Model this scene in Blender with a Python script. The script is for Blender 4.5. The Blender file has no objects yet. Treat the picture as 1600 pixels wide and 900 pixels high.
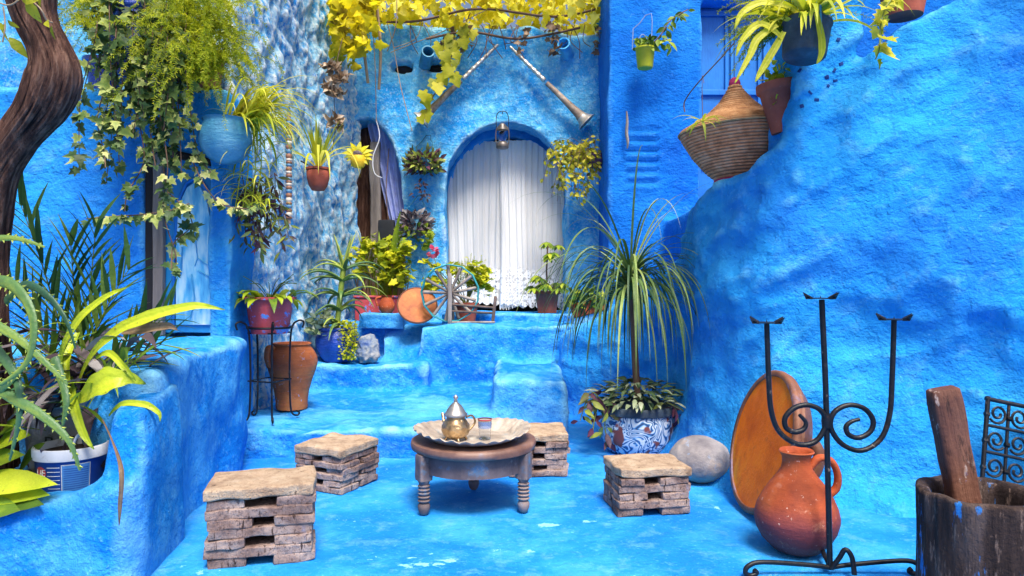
import bpy, bmesh, math, random
from mathutils import Vector, Matrix, noise
import numpy as np
R = math.radians
SC = bpy.context.scene
COL = SC.collection
V = Vector

# ------------------------------------------------------------------ camera, sky, sun, exposure
FPX = 1066.67
EYE = 1.2
cam_d = bpy.data.cameras.new("camera"); cam = bpy.data.objects.new("camera", cam_d); COL.objects.link(cam)
cam.location = (0, 0, EYE); cam.rotation_euler = (R(90), 0, 0)
cam_d.lens = 24.0; cam_d.sensor_width = 36.0; cam_d.clip_start = .05; cam_d.clip_end = 2000
SC.camera = cam

SUN_EL, SUN_AZ = 60, 74         # azimuth measured from +X towards -Y (sun behind the viewer's right shoulder)
sdir = V((math.cos(R(SUN_EL)) * math.cos(R(SUN_AZ)), -math.cos(R(SUN_EL)) * math.sin(R(SUN_AZ)), math.sin(R(SUN_EL))))
w = bpy.data.worlds.new("World"); SC.world = w; w.use_nodes = True
wn = w.node_tree.nodes; wl = w.node_tree.links
sky = wn.new("ShaderNodeTexSky"); sky.sky_type = 'NISHITA'; sky.sun_disc = False
sky.sun_elevation = R(SUN_EL); sky.sun_rotation = math.atan2(sdir.x, sdir.y)
sky.air_density = .8; sky.dust_density = 5; sky.ozone_density = .3
wl.new(sky.outputs[0], wn["Background"].inputs[0]); wn["Background"].inputs[1].default_value = .13
sl = bpy.data.lights.new("sun", 'SUN'); sl.energy = 4.4; sl.angle = R(20); sl.color = (1, .94, .84)
so = bpy.data.objects.new("sun", sl); COL.objects.link(so); so.rotation_euler = sdir.to_track_quat('Z', 'Y').to_euler()
so.location = (3, -3, 9)
SC.view_settings.view_transform = 'Standard'; SC.view_settings.look = 'None'
SC.view_settings.gamma = 1; SC.view_settings.use_curve_mapping = False
SC.view_settings.exposure = .50
SC.render.engine = 'CYCLES'
SC.cycles.max_bounces = 7; SC.cycles.diffuse_bounces = 5; SC.cycles.transparent_max_bounces = 10
SC.cycles.caustics_reflective = False; SC.cycles.caustics_refractive = False
SC.cycles.use_denoising = True

def P(px, py, d):
    """the point seen at photo pixel (px, py) at depth d metres"""
    return V(((px - 800) * d / FPX, d, EYE - (py - 450) * d / FPX))

# ------------------------------------------------------------------ materials
def nt(m):
    m.use_nodes = True
    return m.node_tree.nodes, m.node_tree.links

def ramp_node(N, stops):
    r = N.new("ShaderNodeValToRGB"); e = r.color_ramp.elements
    while len(e) < len(stops): e.new(.5)
    for x, (p, c) in zip(e, stops):
        x.position = p; x.color = (c[0], c[1], c[2], 1)
    return r

def tex_vec(N, Lk, coord, stretch):
    if coord == 'World':
        g = N.new("ShaderNodeNewGeometry"); src = g.outputs['Position']
    else:
        t = N.new("ShaderNodeTexCoord"); src = t.outputs['Object']
    mp = N.new("ShaderNodeMapping"); mp.inputs['Scale'].default_value = stretch[:3]
    if len(stretch) > 3:
        m0 = N.new("ShaderNodeMapping"); m0.inputs['Rotation'].default_value = (0, stretch[3], 0); Lk.new(src, m0.inputs[0]); src = m0.outputs[0]
    Lk.new(src, mp.inputs[0])
    return mp.outputs[0]

def rng(N, Lk, src, lo, hi):
    m = N.new("ShaderNodeMapRange"); m.inputs[1].default_value = lo; m.inputs[2].default_value = hi
    Lk.new(src, m.inputs[0]); return m.outputs[0]

def mk(name, ramp, scale=4, detail=6, rough=.75, metal=0, bumps=(), layers=(), stretch=(1, 1, 1), coord='Object', nrough=.6, spec=.35, coat=0, attr=False):
    """noise-driven base ramp; layers = (kind, scale, lo, hi, colour, amount[, stretch]); bumps = (kind, scale, distance[, stretch])"""
    m = bpy.data.materials.new(name); N, Lk = nt(m); b = N["Principled BSDF"]
    n = N.new("ShaderNodeTexNoise"); n.inputs['Scale'].default_value = scale; n.inputs['Detail'].default_value = detail
    n.inputs['Roughness'].default_value = nrough
    Lk.new(tex_vec(N, Lk, coord, stretch), n.inputs['Vector'])
    r = ramp_node(N, ramp); Lk.new(n.outputs[0], r.inputs[0]); cur = r.outputs[0]
    for ly in layers:
        kind, s, lo, hi, c, amt = ly[:6]; st = ly[6] if len(ly) > 6 else (1, 1, 1)
        if kind == 'point':
            g = N.new("ShaderNodeNewGeometry"); src = g.outputs['Pointiness']
        elif kind == 'voro':
            t = N.new("ShaderNodeTexVoronoi"); t.inputs['Scale'].default_value = s; t.feature = 'DISTANCE_TO_EDGE'
            Lk.new(tex_vec(N, Lk, coord, st), t.inputs['Vector']); src = t.outputs['Distance']
        elif kind == 'vcol':
            t = N.new("ShaderNodeAttribute"); t.attribute_name = 'v'; src = t.outputs['Fac']
        else:
            t = N.new("ShaderNodeTexNoise"); t.inputs['Scale'].default_value = s; t.inputs['Detail'].default_value = 8
            t.inputs['Roughness'].default_value = .68
            Lk.new(tex_vec(N, Lk, coord, st), t.inputs['Vector']); src = t.outputs[0]
        f = rng(N, Lk, src, lo, hi)
        mu = N.new("ShaderNodeMath"); mu.operation = 'MULTIPLY'; mu.inputs[1].default_value = amt; Lk.new(f, mu.inputs[0])
        if kind == 'point' and s > 0:      # broken up by a noise
            t2 = N.new("ShaderNodeTexNoise"); t2.inputs['Scale'].default_value = s; t2.inputs['Detail'].default_value = 6
            Lk.new(tex_vec(N, Lk, coord, st), t2.inputs['Vector'])
            m2 = N.new("ShaderNodeMath"); m2.operation = 'MULTIPLY'
            Lk.new(mu.outputs[0], m2.inputs[0]); Lk.new(rng(N, Lk, t2.outputs[0], .35, .6), m2.inputs[1]); mu = m2
        x = N.new("ShaderNodeMix"); x.data_type = 'RGBA'
        Lk.new(mu.outputs[0], x.inputs[0]); Lk.new(cur, x.inputs[6]); x.inputs[7].default_value = (*c, 1)
        cur = x.outputs[2]
    Lk.new(cur, b.inputs['Base Color'])
    b.inputs['Roughness'].default_value = rough; b.inputs['Metallic'].default_value = metal
    b.inputs['Specular IOR Level'].default_value = spec; b.inputs['Coat Weight'].default_value = coat
    last = None
    for bp in bumps:
        kind, s, dist = bp[:3]; st = bp[3] if len(bp) > 3 else (1, 1, 1)
        if kind == 'wave':
            t = N.new("ShaderNodeTexWave"); t.inputs['Scale'].default_value = s; t.inputs['Distortion'].default_value = 2
            t.bands_direction = 'Z'; Lk.new(tex_vec(N, Lk, coord, st), t.inputs['Vector'])
        elif kind == 'voro':
            t = N.new("ShaderNodeTexVoronoi"); t.inputs['Scale'].default_value = s; t.feature = 'SMOOTH_F1'
            Lk.new(tex_vec(N, Lk, coord, st), t.inputs['Vector'])
        else:
            t = N.new("ShaderNodeTexNoise"); t.inputs['Scale'].default_value = s; t.inputs['Detail'].default_value = 7
            t.inputs['Roughness'].default_value = .65
            Lk.new(tex_vec(N, Lk, coord, st), t.inputs['Vector'])
        bn = N.new("ShaderNodeBump"); bn.inputs['Strength'].default_value = 1; bn.inputs['Distance'].default_value = dist
        Lk.new(t.outputs[0], bn.inputs['Height'])
        if last: Lk.new(last, bn.inputs['Normal'])
        last = bn.outputs[0]
    if last: Lk.new(last, b.inputs['Normal'])
    return m

def leafmat(name, stops, rough=.42, transl=.35, spot=None):
    m = bpy.data.materials.new(name); N, Lk = nt(m); b = N["Principled BSDF"]
    a = N.new("ShaderNodeAttribute"); a.attribute_name = 'v'
    r = ramp_node(N, stops)
    t = N.new("ShaderNodeTexNoise"); t.inputs['Scale'].default_value = 14; t.inputs['Detail'].default_value = 4
    tc = N.new("ShaderNodeTexCoord"); Lk.new(tc.outputs['Object'], t.inputs['Vector'])
    ad = N.new("ShaderNodeMath"); ad.operation = 'MULTIPLY_ADD'; ad.inputs[1].default_value = .45
    t3 = N.new("ShaderNodeTexNoise"); t3.inputs['Scale'].default_value = 55; t3.inputs['Detail'].default_value = 5; Lk.new(tc.outputs['Object'], t3.inputs['Vector'])
    bmp = N.new("ShaderNodeBump"); bmp.inputs['Distance'].default_value = .004; Lk.new(t3.outputs[0], bmp.inputs['Height']); Lk.new(bmp.outputs[0], b.inputs['Normal'])
    sb = N.new("ShaderNodeMath"); sb.operation = 'SUBTRACT'; sb.inputs[1].default_value = .22
    Lk.new(t.outputs[0], ad.inputs[0]); Lk.new(a.outputs['Fac'], ad.inputs[2]); Lk.new(ad.outputs[0], sb.inputs[0])
    Lk.new(sb.outputs[0], r.inputs[0])
    sp = N.new("ShaderNodeMix"); sp.data_type = 'RGBA'; sp.inputs[7].default_value = (.16, .09, .035, 1)
    mq = N.new("ShaderNodeMath"); mq.operation = 'MULTIPLY'; mq.inputs[1].default_value = .7; Lk.new(rng(N, Lk, t3.outputs[0], .66, .72), mq.inputs[0]); Lk.new(mq.outputs[0], sp.inputs[0]); Lk.new(r.outputs[0], sp.inputs[6]); r = sp; 
    Lk.new(r.outputs[2], b.inputs['Base Color']); b.inputs['Roughness'].default_value = rough + .1
    b.inputs['Specular IOR Level'].default_value = .4
    tr = N.new("ShaderNodeBsdfTranslucent"); Lk.new(r.outputs[2], tr.inputs[0])
    mx = N.new("ShaderNodeMixShader"); mx.inputs[0].default_value = transl
    Lk.new(b.outputs[0], mx.inputs[1]); Lk.new(tr.outputs[0], mx.inputs[2]); Lk.new(mx.outputs[0], N["Material Output"].inputs[0])
    return m

def plain(name, c, rough=.6, metal=0, spec=.4):
    return mk(name, [(.3, [x * .8 for x in c]), (.7, [min(1, x * 1.15) for x in c])], 12, 5, rough, metal, spec=spec, bumps=[('noise', 30, .002)])

PALE = (.46, .74, .93); WHITE = (.74, .86, .94)
BL = dict(deep=(.004, .105, .60), mid=(.008, .20, .78), light=(.03, .33, .86), pale=PALE)
M = {}
# smooth lime-washed wall blue with brush marks
M['wall'] = mk('wall_blue', [(.28, (0.006, 0.154, 0.602)), (.44, (0.020, 0.231, 0.738)), (.58, (0.020, 0.321, 0.810)), (.74, (0.040, 0.381, 0.872))], .8, 10, .85, coord='World', nrough=.62, spec=.08,
               bumps=[('noise', 2.6, .10, (1, 1, 1, .6)), ('noise', 8, .032), ('noise', 26, .013, (1, 1, 1.5)), ('noise', 90, .004)],
               layers=[('noise', 1.5, .48, .68, (0.050, 0.448, 0.883), .55, (.7, .7, 1.3, .6)), ('noise', 6, .54, .70, (0.160, 0.519, 0.924), .45, (.8, .8, 1.2, .6)), ('noise', 60, .60, .70, (0.149, 0.532, 0.949), .4), ('noise', 30, .60, .74, (0.186, 0.585, 0.949), .35), ('noise', 2.4, .40, .28, (0.006, 0.113, 0.541), .15, (.6, .6, 1.3, .6)), ('point', 4, .515, .57, (0.223, 0.711, 0.929), .8)])
M['step'] = mk('step_blue', [(.28, (0.006, 0.147, 0.602)), (.45, (0.007, 0.225, 0.738)), (.60, (0.020, 0.299, 0.820)), (.78, (0.050, 0.458, 0.883))], 1.2, 10, .85, coord='World', spec=.08,
               bumps=[('noise', 4, .06), ('noise', 12, .03), ('noise', 34, .014), ('noise', 100, .004)],
               layers=[('noise', 1.15, .52, .66, (0.211, 0.632, 0.949), .6), ('noise', 2.4, .48, .62, (0.090, 0.454, 0.904), .6), ('noise', 9, .54, .70, (0.161, 0.571, 0.949), .5), ('noise', 34, .57, .72, (0.279, 0.705, 0.949), .4), ('point', 3, .51, .555, (0.341, 0.752, 0.950), .85)])
M['rough'] = mk('rough_stucco_blue', [(.34, (.03, .31, .83)), (.46, (.10, .47, .89)), (.58, (.30, .66, .94))], 3.0, 9, .88, coord='World', spec=.08,
                bumps=[('noise', 12, .07, (1, 1, .8)), ('noise', 30, .045), ('noise', 90, .012)],
                layers=[('noise', 17, .47, .56, (.52, .79, .95), .85, (1, 1, .85)), ('point', 0, .50, .54, (.88, .94, .97), .9), ('noise', 24, .56, .64, (.86, .93, .97), .7), ('noise', 14, .42, .36, (.012, .27, .82), .7, (1, 1, .8)), ('point', 0, .470, .42, (.010, .25, .80), .85)])  # pointiness paints lit lumps and blue shadow in pits, over limewash white
M['arch_wall'] = mk('arch_wall_blue', [(.30, (0.006, 0.214, 0.727)), (.46, (0.020, 0.333, 0.820)), (.60, (0.080, 0.428, 0.894)), (.76, (0.174, 0.623, 0.949))], 1.2, 10, .85, coord='World', spec=.08,
                    bumps=[('noise', 4, .08), ('noise', 12, .04), ('noise', 30, .024), ('noise', 90, .006)],
                    layers=[('noise', 2.2, .44, .60, (0.161, 0.614, 0.949), .7), ('noise', 12, .50, .64, (0.335, 0.752, 0.950), .65), ('noise', 40, .54, .70, WHITE, .45), ('point', 5, .512, .56, (.62, .84, .95), .85)])
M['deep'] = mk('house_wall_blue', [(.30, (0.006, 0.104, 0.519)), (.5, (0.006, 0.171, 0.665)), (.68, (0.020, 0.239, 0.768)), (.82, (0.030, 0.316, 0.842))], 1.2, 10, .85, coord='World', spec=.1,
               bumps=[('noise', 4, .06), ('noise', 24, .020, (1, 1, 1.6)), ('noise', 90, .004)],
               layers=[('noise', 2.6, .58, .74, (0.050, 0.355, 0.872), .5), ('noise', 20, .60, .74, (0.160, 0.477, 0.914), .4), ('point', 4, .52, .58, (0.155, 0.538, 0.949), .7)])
M['floor'] = mk('floor_blue', [(.28, (0.006, 0.138, 0.571)), (.44, (0.009, 0.203, 0.686)), (.58, (0.020, 0.291, 0.758)), (.74, (0.055, 0.357, 0.831))], 1.0, 10, .8, coord='World', spec=.12,
                bumps=[('noise', 6, .020), ('noise', 34, .010), ('noise', 120, .004)],
                layers=[('noise', 2.0, .48, .64, (0.060, 0.367, 0.831), .55), ('noise', 7, .53, .72, (0.180, 0.486, 0.883), .5), ('noise', 45, .57, .72, (0.211, 0.650, 0.879), .4), ('noise', 1.5, .645, .652, (0.285, 0.658, 0.857), .8, (.8, 1.5, 1)), ('noise', 5, .655, .665, (0.310, 0.696, 0.898), .7), ('noise', 70, .64, .72, (.01, .10, .36), .4), ('noise', 3.5, .40, .28, (0.006, 0.122, 0.519), .5)])
M['door_blue'] = mk('door_paint', [(.3, (.005, .125, .46)), (.6, (.010, .19, .58))], 3, 6, .55, bumps=[('noise', 12, .006, (4, 4, .5))])
M['soil'] = mk('soil', [(.3, (.02, .014, .01)), (.7, (.09, .06, .04))], 20, 8, .95, bumps=[('noise', 30, .03)])
M['cork'] = mk('cork_slab', [(.28, (.10, .06, .055)), (.46, (.27, .185, .165)), (.62, (.43, .325, .29)), (.8, (.58, .47, .42))], 7, 9, .9, spec=.1,
               bumps=[('noise', 18, .02, (1, 1, 1)), ('noise', 50, .012, (2.5, 2.5, .5)), ('noise', 130, .003)],
               layers=[('noise', 26, .58, .63, (.035, .02, .018), .95, (1.8, 1.8, .3)), ('noise', 60, .56, .62, (.08, .045, .04), .7), ('point', 0, .48, .40, (.03, .018, .015), .9), ('noise', 5, .60, .68, (.16, .24, .45), .5)])
M['cork_top'] = mk('cork_top', [(.28, (.30, .20, .14)), (.5, (.52, .38, .27)), (.75, (.66, .53, .40))], 16, 10, .9, spec=.1,
                   bumps=[('noise', 30, .016), ('noise', 120, .006)],
                   layers=[('noise', 11, .68, .70, (.03, .018, .012), .95), ('noise', 30, .62, .68, (.10, .06, .04), .95), ('noise', 4, .56, .66, (.34, .22, .16), .6), ('noise', 90, .58, .66, (.26, .16, .11), .8), ('point', 0, .47, .38, (.08, .05, .04), .8)])
M['old_wood'] = mk('old_table_wood', [(.3, (.06, .048, .055)), (.5, (.115, .09, .10)), (.7, (.19, .15, .155))], 5, 9, .7, spec=.3,
                   bumps=[('noise', 16, .005, (6, 6, .8)), ('noise', 60, .002)],
                   layers=[('noise', 6, .56, .66, (.03, .22, .42), .55), ('noise', 11, .6, .7, (.40, .32, .28), .5), ('point', 4, .52, .6, (.42, .30, .24), .7)])
M['table_top'] = mk('table_top_wood', [(.3, (.085, .042, .034)), (.5, (.17, .09, .07)), (.7, (.28, .17, .13))], 5, 8, .5, spec=.4,
                    bumps=[('noise', 10, .004, (1, 8, 1))], layers=[('noise', 9, .6, .72, (.10, .20, .34), .4)])
M['tray'] = mk('tray_metal', [(.3, (.26, .20, .16)), (.5, (.48, .40, .33)), (.7, (.64, .57, .49))], 9, 7, .45, .3, bumps=[('voro', 34, .006), ('noise', 40, .004)],
               layers=[('noise', 10, .58, .68, (.10, .25, .34), .5), ('point', 0, .48, .40, (.06, .05, .05), .6)])
M['silver'] = mk('old_silver', [(.3, (.28, .265, .25)), (.6, (.50, .48, .46)), (.8, (.66, .64, .62))], 14, 7, .36, .85, bumps=[('noise', 40, .001)])
M['brass'] = mk('teapot_brass', [(.3, (.20, .13, .07)), (.55, (.48, .34, .19)), (.75, (.66, .52, .33))], 14, 6, .3, .85, bumps=[('voro', 46, .007), ('noise', 60, .002)])
M['iron'] = mk('black_iron', [(.3, (.004, .005, .008)), (.6, (.010, .011, .016)), (.75, (.035, .032, .032))], 18, 8, .42, .2, bumps=[('noise', 60, .002)],
               layers=[('noise', 36, .62, .68, (.22, .17, .14), .75), ('noise', 12, .60, .72, (.09, .035, .018), .6)])
M['terra'] = mk('terracotta', [(.28, (.20, .035, .016)), (.5, (.40, .075, .022)), (.72, (.56, .135, .04))], 5, 8, .7, spec=.3,
                bumps=[('noise', 8, .004, (.5, .5, 4)), ('noise', 50, .003)],
                layers=[('vcol', 0, .5, .0, (.13, .03, .045), .85), ('noise', 42, .63, .67, (.66, .46, .38), .85), ('noise', 9, .58, .66, (.50, .20, .12), .5), ('noise', 3.4, .55, .70, (.14, .03, .03), .6), ('noise', 5.5, .63, .72, (.55, .34, .28), .4)])
M['amphora'] = mk('amphora_clay', [(.28, (.18, .045, .02)), (.5, (.42, .115, .035)), (.72, (.58, .22, .06))], 3.5, 8, .65, spec=.35,
                  bumps=[('noise', 8, .008, (.5, .5, 6)), ('noise', 50, .003)],
                  layers=[('noise', 18, .62, .68, (.20, .46, .72), .75), ('noise', 3, .58, .72, (.20, .06, .05), .6)])
M['glaze'] = mk('orange_glaze', [(.28, (.56, .085, .004)), (.48, (.84, .17, .006)), (.68, (.93, .30, .014))], 3.2, 7, .5, spec=.12, stretch=(1, 1, 1),
                bumps=[('noise', 60, .003)], layers=[('noise', 2.6, .50, .66, (.34, .05, .012), .8), ('noise', 3.4, .56, .70, (.95, .46, .04), .6), ('noise', 14, .58, .68, (.40, .10, .03), .5), ('noise', 46, .70, .74, (.78, .62, .46), .8)])
M['dish_out'] = mk('dish_rim_clay', [(.3, (.10, .04, .025)), (.6, (.22, .09, .05)), (.8, (.34, .17, .11))], 7, 8, .6, bumps=[('noise', 40, .003)], layers=[('noise', 5, .56, .66, (.20, .20, .36), .6)])
M['stone'] = mk('boulder_stone', [(.3, (.13, .12, .14)), (.5, (.26, .24, .25)), (.7, (.42, .38, .36))], 5, 9, .85, bumps=[('noise', 14, .012), ('noise', 80, .003)],
                layers=[('noise', 3.4, .54, .64, (.46, .30, .20), .6), ('noise', 16, .6, .68, (.22, .38, .62), .6)])
M['bark'] = mk('vine_bark', [(.30, (.05, .024, .02)), (.5, (.12, .058, .042)), (.68, (.26, .14, .10))], 34, 9, .9, stretch=(1, 1, .14), spec=.15,
               bumps=[('noise', 40, .03, (1.4, 1.4, .12)), ('noise', 90, .012, (1.5, 1.5, .2))], layers=[('vcol', 0, .46, .22, (.010, .005, .006), .95), ('vcol', 0, .62, .9, (.40, .24, .17), .6)])
M['log'] = mk('mortar_log', [(.28, (.010, .007, .008)), (.5, (.04, .027, .026)), (.72, (.11, .08, .075))], 10, 9, .9, stretch=(1, 1, .22), spec=.15,
              bumps=[('noise', 16, .03, (1.4, 1.4, .15)), ('noise', 60, .008, (1, 1, 1))],
              layers=[('noise', 10, .59, .62, (.02, .20, .58), .9, (1.8, 1.8, .30)), ('noise', 26, .57, .64, (.26, .18, .15), .6, (1.5, 1.5, .3)), ('point', 5, .54, .62, (.22, .14, .09), .8)])
M['pestle'] = mk('pestle_wood', [(.28, (.035, .012, .009)), (.5, (.11, .042, .028)), (.72, (.22, .10, .065))], 8, 9, .7, stretch=(1, 1, .15),
                 bumps=[('noise', 14, .012, (2, 2, .15)), ('noise', 50, .004)], layers=[('noise', 16, .60, .64, (.40, .31, .28), .8, (1, 1, .4)), ('noise', 10, .62, .66, (.10, .14, .32), .7), ('noise', 24, .56, .62, (.02, .008, .006), .7, (1.5, 1.5, .3))])
M['grey_wood'] = mk('weathered_wood', [(.28, (.10, .085, .08)), (.5, (.22, .19, .175)), (.72, (.38, .34, .31))], 8, 9, .85, stretch=(1, 1, .12), bumps=[('noise', 20, .01, (2, 2, .12))])
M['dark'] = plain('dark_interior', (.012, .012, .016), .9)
M['basket'] = mk('woven_straw', [(.28, (.30, .13, .055)), (.5, (.50, .25, .11)), (.72, (.64, .37, .18))], 16, 7, .75, spec=.25,
                 bumps=[('noise', 60, .008, (1, 1, .5))], layers=[('vcol', 0, .5, .1, (.10, .04, .02), .7), ('noise', 40, .62, .72, (.16, .07, .03), .6)])
M['magenta'] = plain('magenta_cloth', (.40, .03, .12), .8)
M['red_pot'] = mk('red_pot_paint', [(.3, (.36, .04, .055)), (.6, (.54, .085, .10)), (.8, (.62, .16, .17))], 5, 7, .55, bumps=[('noise', 30, .003)],
                  layers=[('noise', 12, .57, .61, (.05, .28, .75), .9), ('noise', 40, .66, .7, (.6, .5, .5), .6)])
M['clay_pot'] = mk('clay_pot', [(.3, (.22, .045, .03)), (.6, (.40, .09, .05)), (.8, (.5, .16, .09))], 6, 7, .7, bumps=[('noise', 30, .003)], layers=[('noise', 30, .66, .7, (.6, .5, .45), .6)])
M['cobalt'] = mk('cobalt_glaze', [(.3, (.004, .022, .17)), (.6, (.010, .06, .40)), (.8, (.03, .16, .62))], 5, 7, .25, spec=.5, coat=.4, bumps=[('noise', 9, .02, (.6, .6, 3)), ('noise', 40, .003)],
                 layers=[('noise', 30, .68, .72, (.3, .5, .75), .5)])
M['skypot'] = mk('sky_blue_pot', [(.3, (.018, .12, .25)), (.5, (.05, .24, .40)), (.7, (.16, .40, .54))], 4, 8, .5, bumps=[('noise', 9, .012, (.6, .6, 3)), ('noise', 40, .004)], layers=[('noise', 7, .6, .72, (.02, .14, .42), .6)])
M['lime'] = mk('lime_paint', [(.3, (.34, .36, .012)), (.7, (.55, .56, .03))], 6, 6, .45, layers=[('noise', 22, .68, .72, (.12, .1, .05), .8)])
M['yellow'] = plain('yellow_paint', (.80, .50, .02), .5)
M['whitew'] = plain('white_paint', (.72, .72, .74), .6)
M['straw'] = plain('dry_stem', (.34, .24, .15), .8)
M['twig'] = plain('twig_bark', (.13, .075, .05), .85)
M['gstem'] = plain('green_stem', (.16, .20, .05), .6)
M['black'] = plain('black_plastic', (.015, .017, .022), .4)
M['teal'] = plain('teal_rim', (.02, .26, .30), .6)
M['dwood'] = mk('dark_spoke_wood', [(.3, (.05, .035, .03)), (.6, (.14, .10, .09)), (.8, (.24, .19, .17))], 9, 8, .8, bumps=[('noise', 40, .004)])
M['plas'] = mk('bucket_blue', [(.3, (.008, .04, .24)), (.7, (.015, .08, .40))], 6, 5, .4, layers=[('noise', 30, .66, .72, (.3, .3, .35), .4)])
M['plasw'] = mk('bucket_white', [(.3, (.42, .44, .48)), (.7, (.66, .68, .72))], 6, 6, .5, layers=[('noise', 20, .6, .7, (.16, .12, .1), .6)])
M['greypot'] = mk('grey_pot', [(.3, (.20, .21, .25)), (.6, (.34, .35, .40)), (.8, (.48, .49, .54))], 5, 8, .8, bumps=[('noise', 20, .01)], layers=[('noise', 5, .6, .72, (.12, .08, .06), .7)])
M['horn'] = mk('horn_wood', [(.3, (.13, .09, .06)), (.5, (.27, .20, .15)), (.72, (.45, .37, .29))], 14, 8, .5, bumps=[('noise', 30, .004)])
M['horn_metal'] = mk('horn_metal', [(.3, (.36, .32, .27)), (.7, (.74, .70, .64))], 16, 6, .35, .7, bumps=[('noise', 30, .003)])
M['slate'] = mk('slate_bucket', [(.3, (.02, .03, .05)), (.6, (.055, .08, .11)), (.8, (.16, .19, .23))], 8, 8, .6, bumps=[('noise', 20, .008)])
# leaves: v runs dark -> bright
M['l_ivy'] = leafmat('ivy_leaf', [(0, (.010, .030, .010)), (.35, (.035, .085, .024)), (.62, (.12, .20, .045)), (.85, (.38, .44, .10)), (1, (.64, .63, .26))])
M['l_fern'] = leafmat('fern_leaf', [(0, (.06, .12, .008)), (.35, (.22, .30, .012)), (.65, (.48, .52, .016)), (1, (.72, .68, .03))], transl=.45)
M['l_spider'] = leafmat('strap_leaf', [(0, (.12, .19, .012)), (.4, (.36, .42, .02)), (.7, (.62, .60, .03)), (1, (.82, .74, .12))], transl=.4)
M['l_yellow'] = leafmat('autumn_leaf', [(0, (.22, .16, .008)), (.15, (.46, .40, .012)), (.35, (.74, .62, .012)), (.7, (.90, .78, .02)), (1, (.94, .90, .16))], transl=.55)
M['l_vine'] = leafmat('vine_leaf', [(0, (.07, .09, .01)), (.35, (.24, .27, .014)), (.65, (.50, .48, .02)), (1, (.78, .66, .06))], transl=.45)
M['l_aloe'] = leafmat('aloe_leaf', [(0, (.025, .085, .05)), (.4, (.08, .17, .05)), (.7, (.24, .33, .05)), (1, (.45, .50, .08))], rough=.35, transl=.08)
M['l_palm'] = leafmat('palm_leaf', [(0, (.018, .065, .014)), (.4, (.07, .16, .026)), (.7, (.22, .31, .035)), (1, (.44, .48, .06))], transl=.2)
M['l_dark'] = leafmat('purple_grey_leaf', [(0, (.025, .016, .026)), (.4, (.09, .06, .075)), (.7, (.20, .18, .19)), (1, (.34, .33, .34))], transl=.12)
M['l_broad'] = leafmat('broad_leaf', [(0, (.03, .075, .012)), (.35, (.12, .22, .02)), (.65, (.40, .50, .02)), (1, (.62, .68, .04))], rough=.3, transl=.3)
M['l_purple'] = leafmat('purple_leaf', [(0, (.04, .012, .03)), (.4, (.12, .035, .07)), (.6, (.14, .17, .04)), (.85, (.30, .36, .05)), (1, (.5, .5, .14))], transl=.25)
M['l_green'] = leafmat('green_leaf', [(0, (.025, .07, .010)), (.4, (.10, .20, .016)), (.7, (.30, .40, .02)), (1, (.55, .58, .05))], transl=.35)
M['l_pony'] = leafmat('ponytail_leaf', [(0, (.02, .055, .025)), (.4, (.06, .13, .035)), (.7, (.17, .26, .06)), (1, (.42, .48, .16))], rough=.4, transl=.15)
M['l_stripe'] = leafmat('striped_leaf', [(0, (.02, .05, .02)), (.4, (.08, .14, .05)), (.7, (.30, .36, .20)), (1, (.60, .62, .44))], transl=.2)
M['l_brown'] = leafmat('dry_leaf', [(0, (.10, .055, .03)), (.5, (.30, .20, .12)), (1, (.62, .50, .38))], transl=.25)
M['l_pink'] = leafmat('pink_petal', [(0, (.5, .04, .12)), (1, (.85, .16, .3))], transl=.3)

# ------------------------------------------------------------------ mesh building
def frame(t, hint=None):
    t = t.normalized(); h = hint or (V((0, 0, 1)) if abs(t.z) < .9 else V((1, 0, 0)))
    s = t.cross(h)
    if s.length < 1e-5: s = t.cross(V((1, .3, 0)))
    s.normalize(); return t, s, s.cross(t).normalized()

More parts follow.
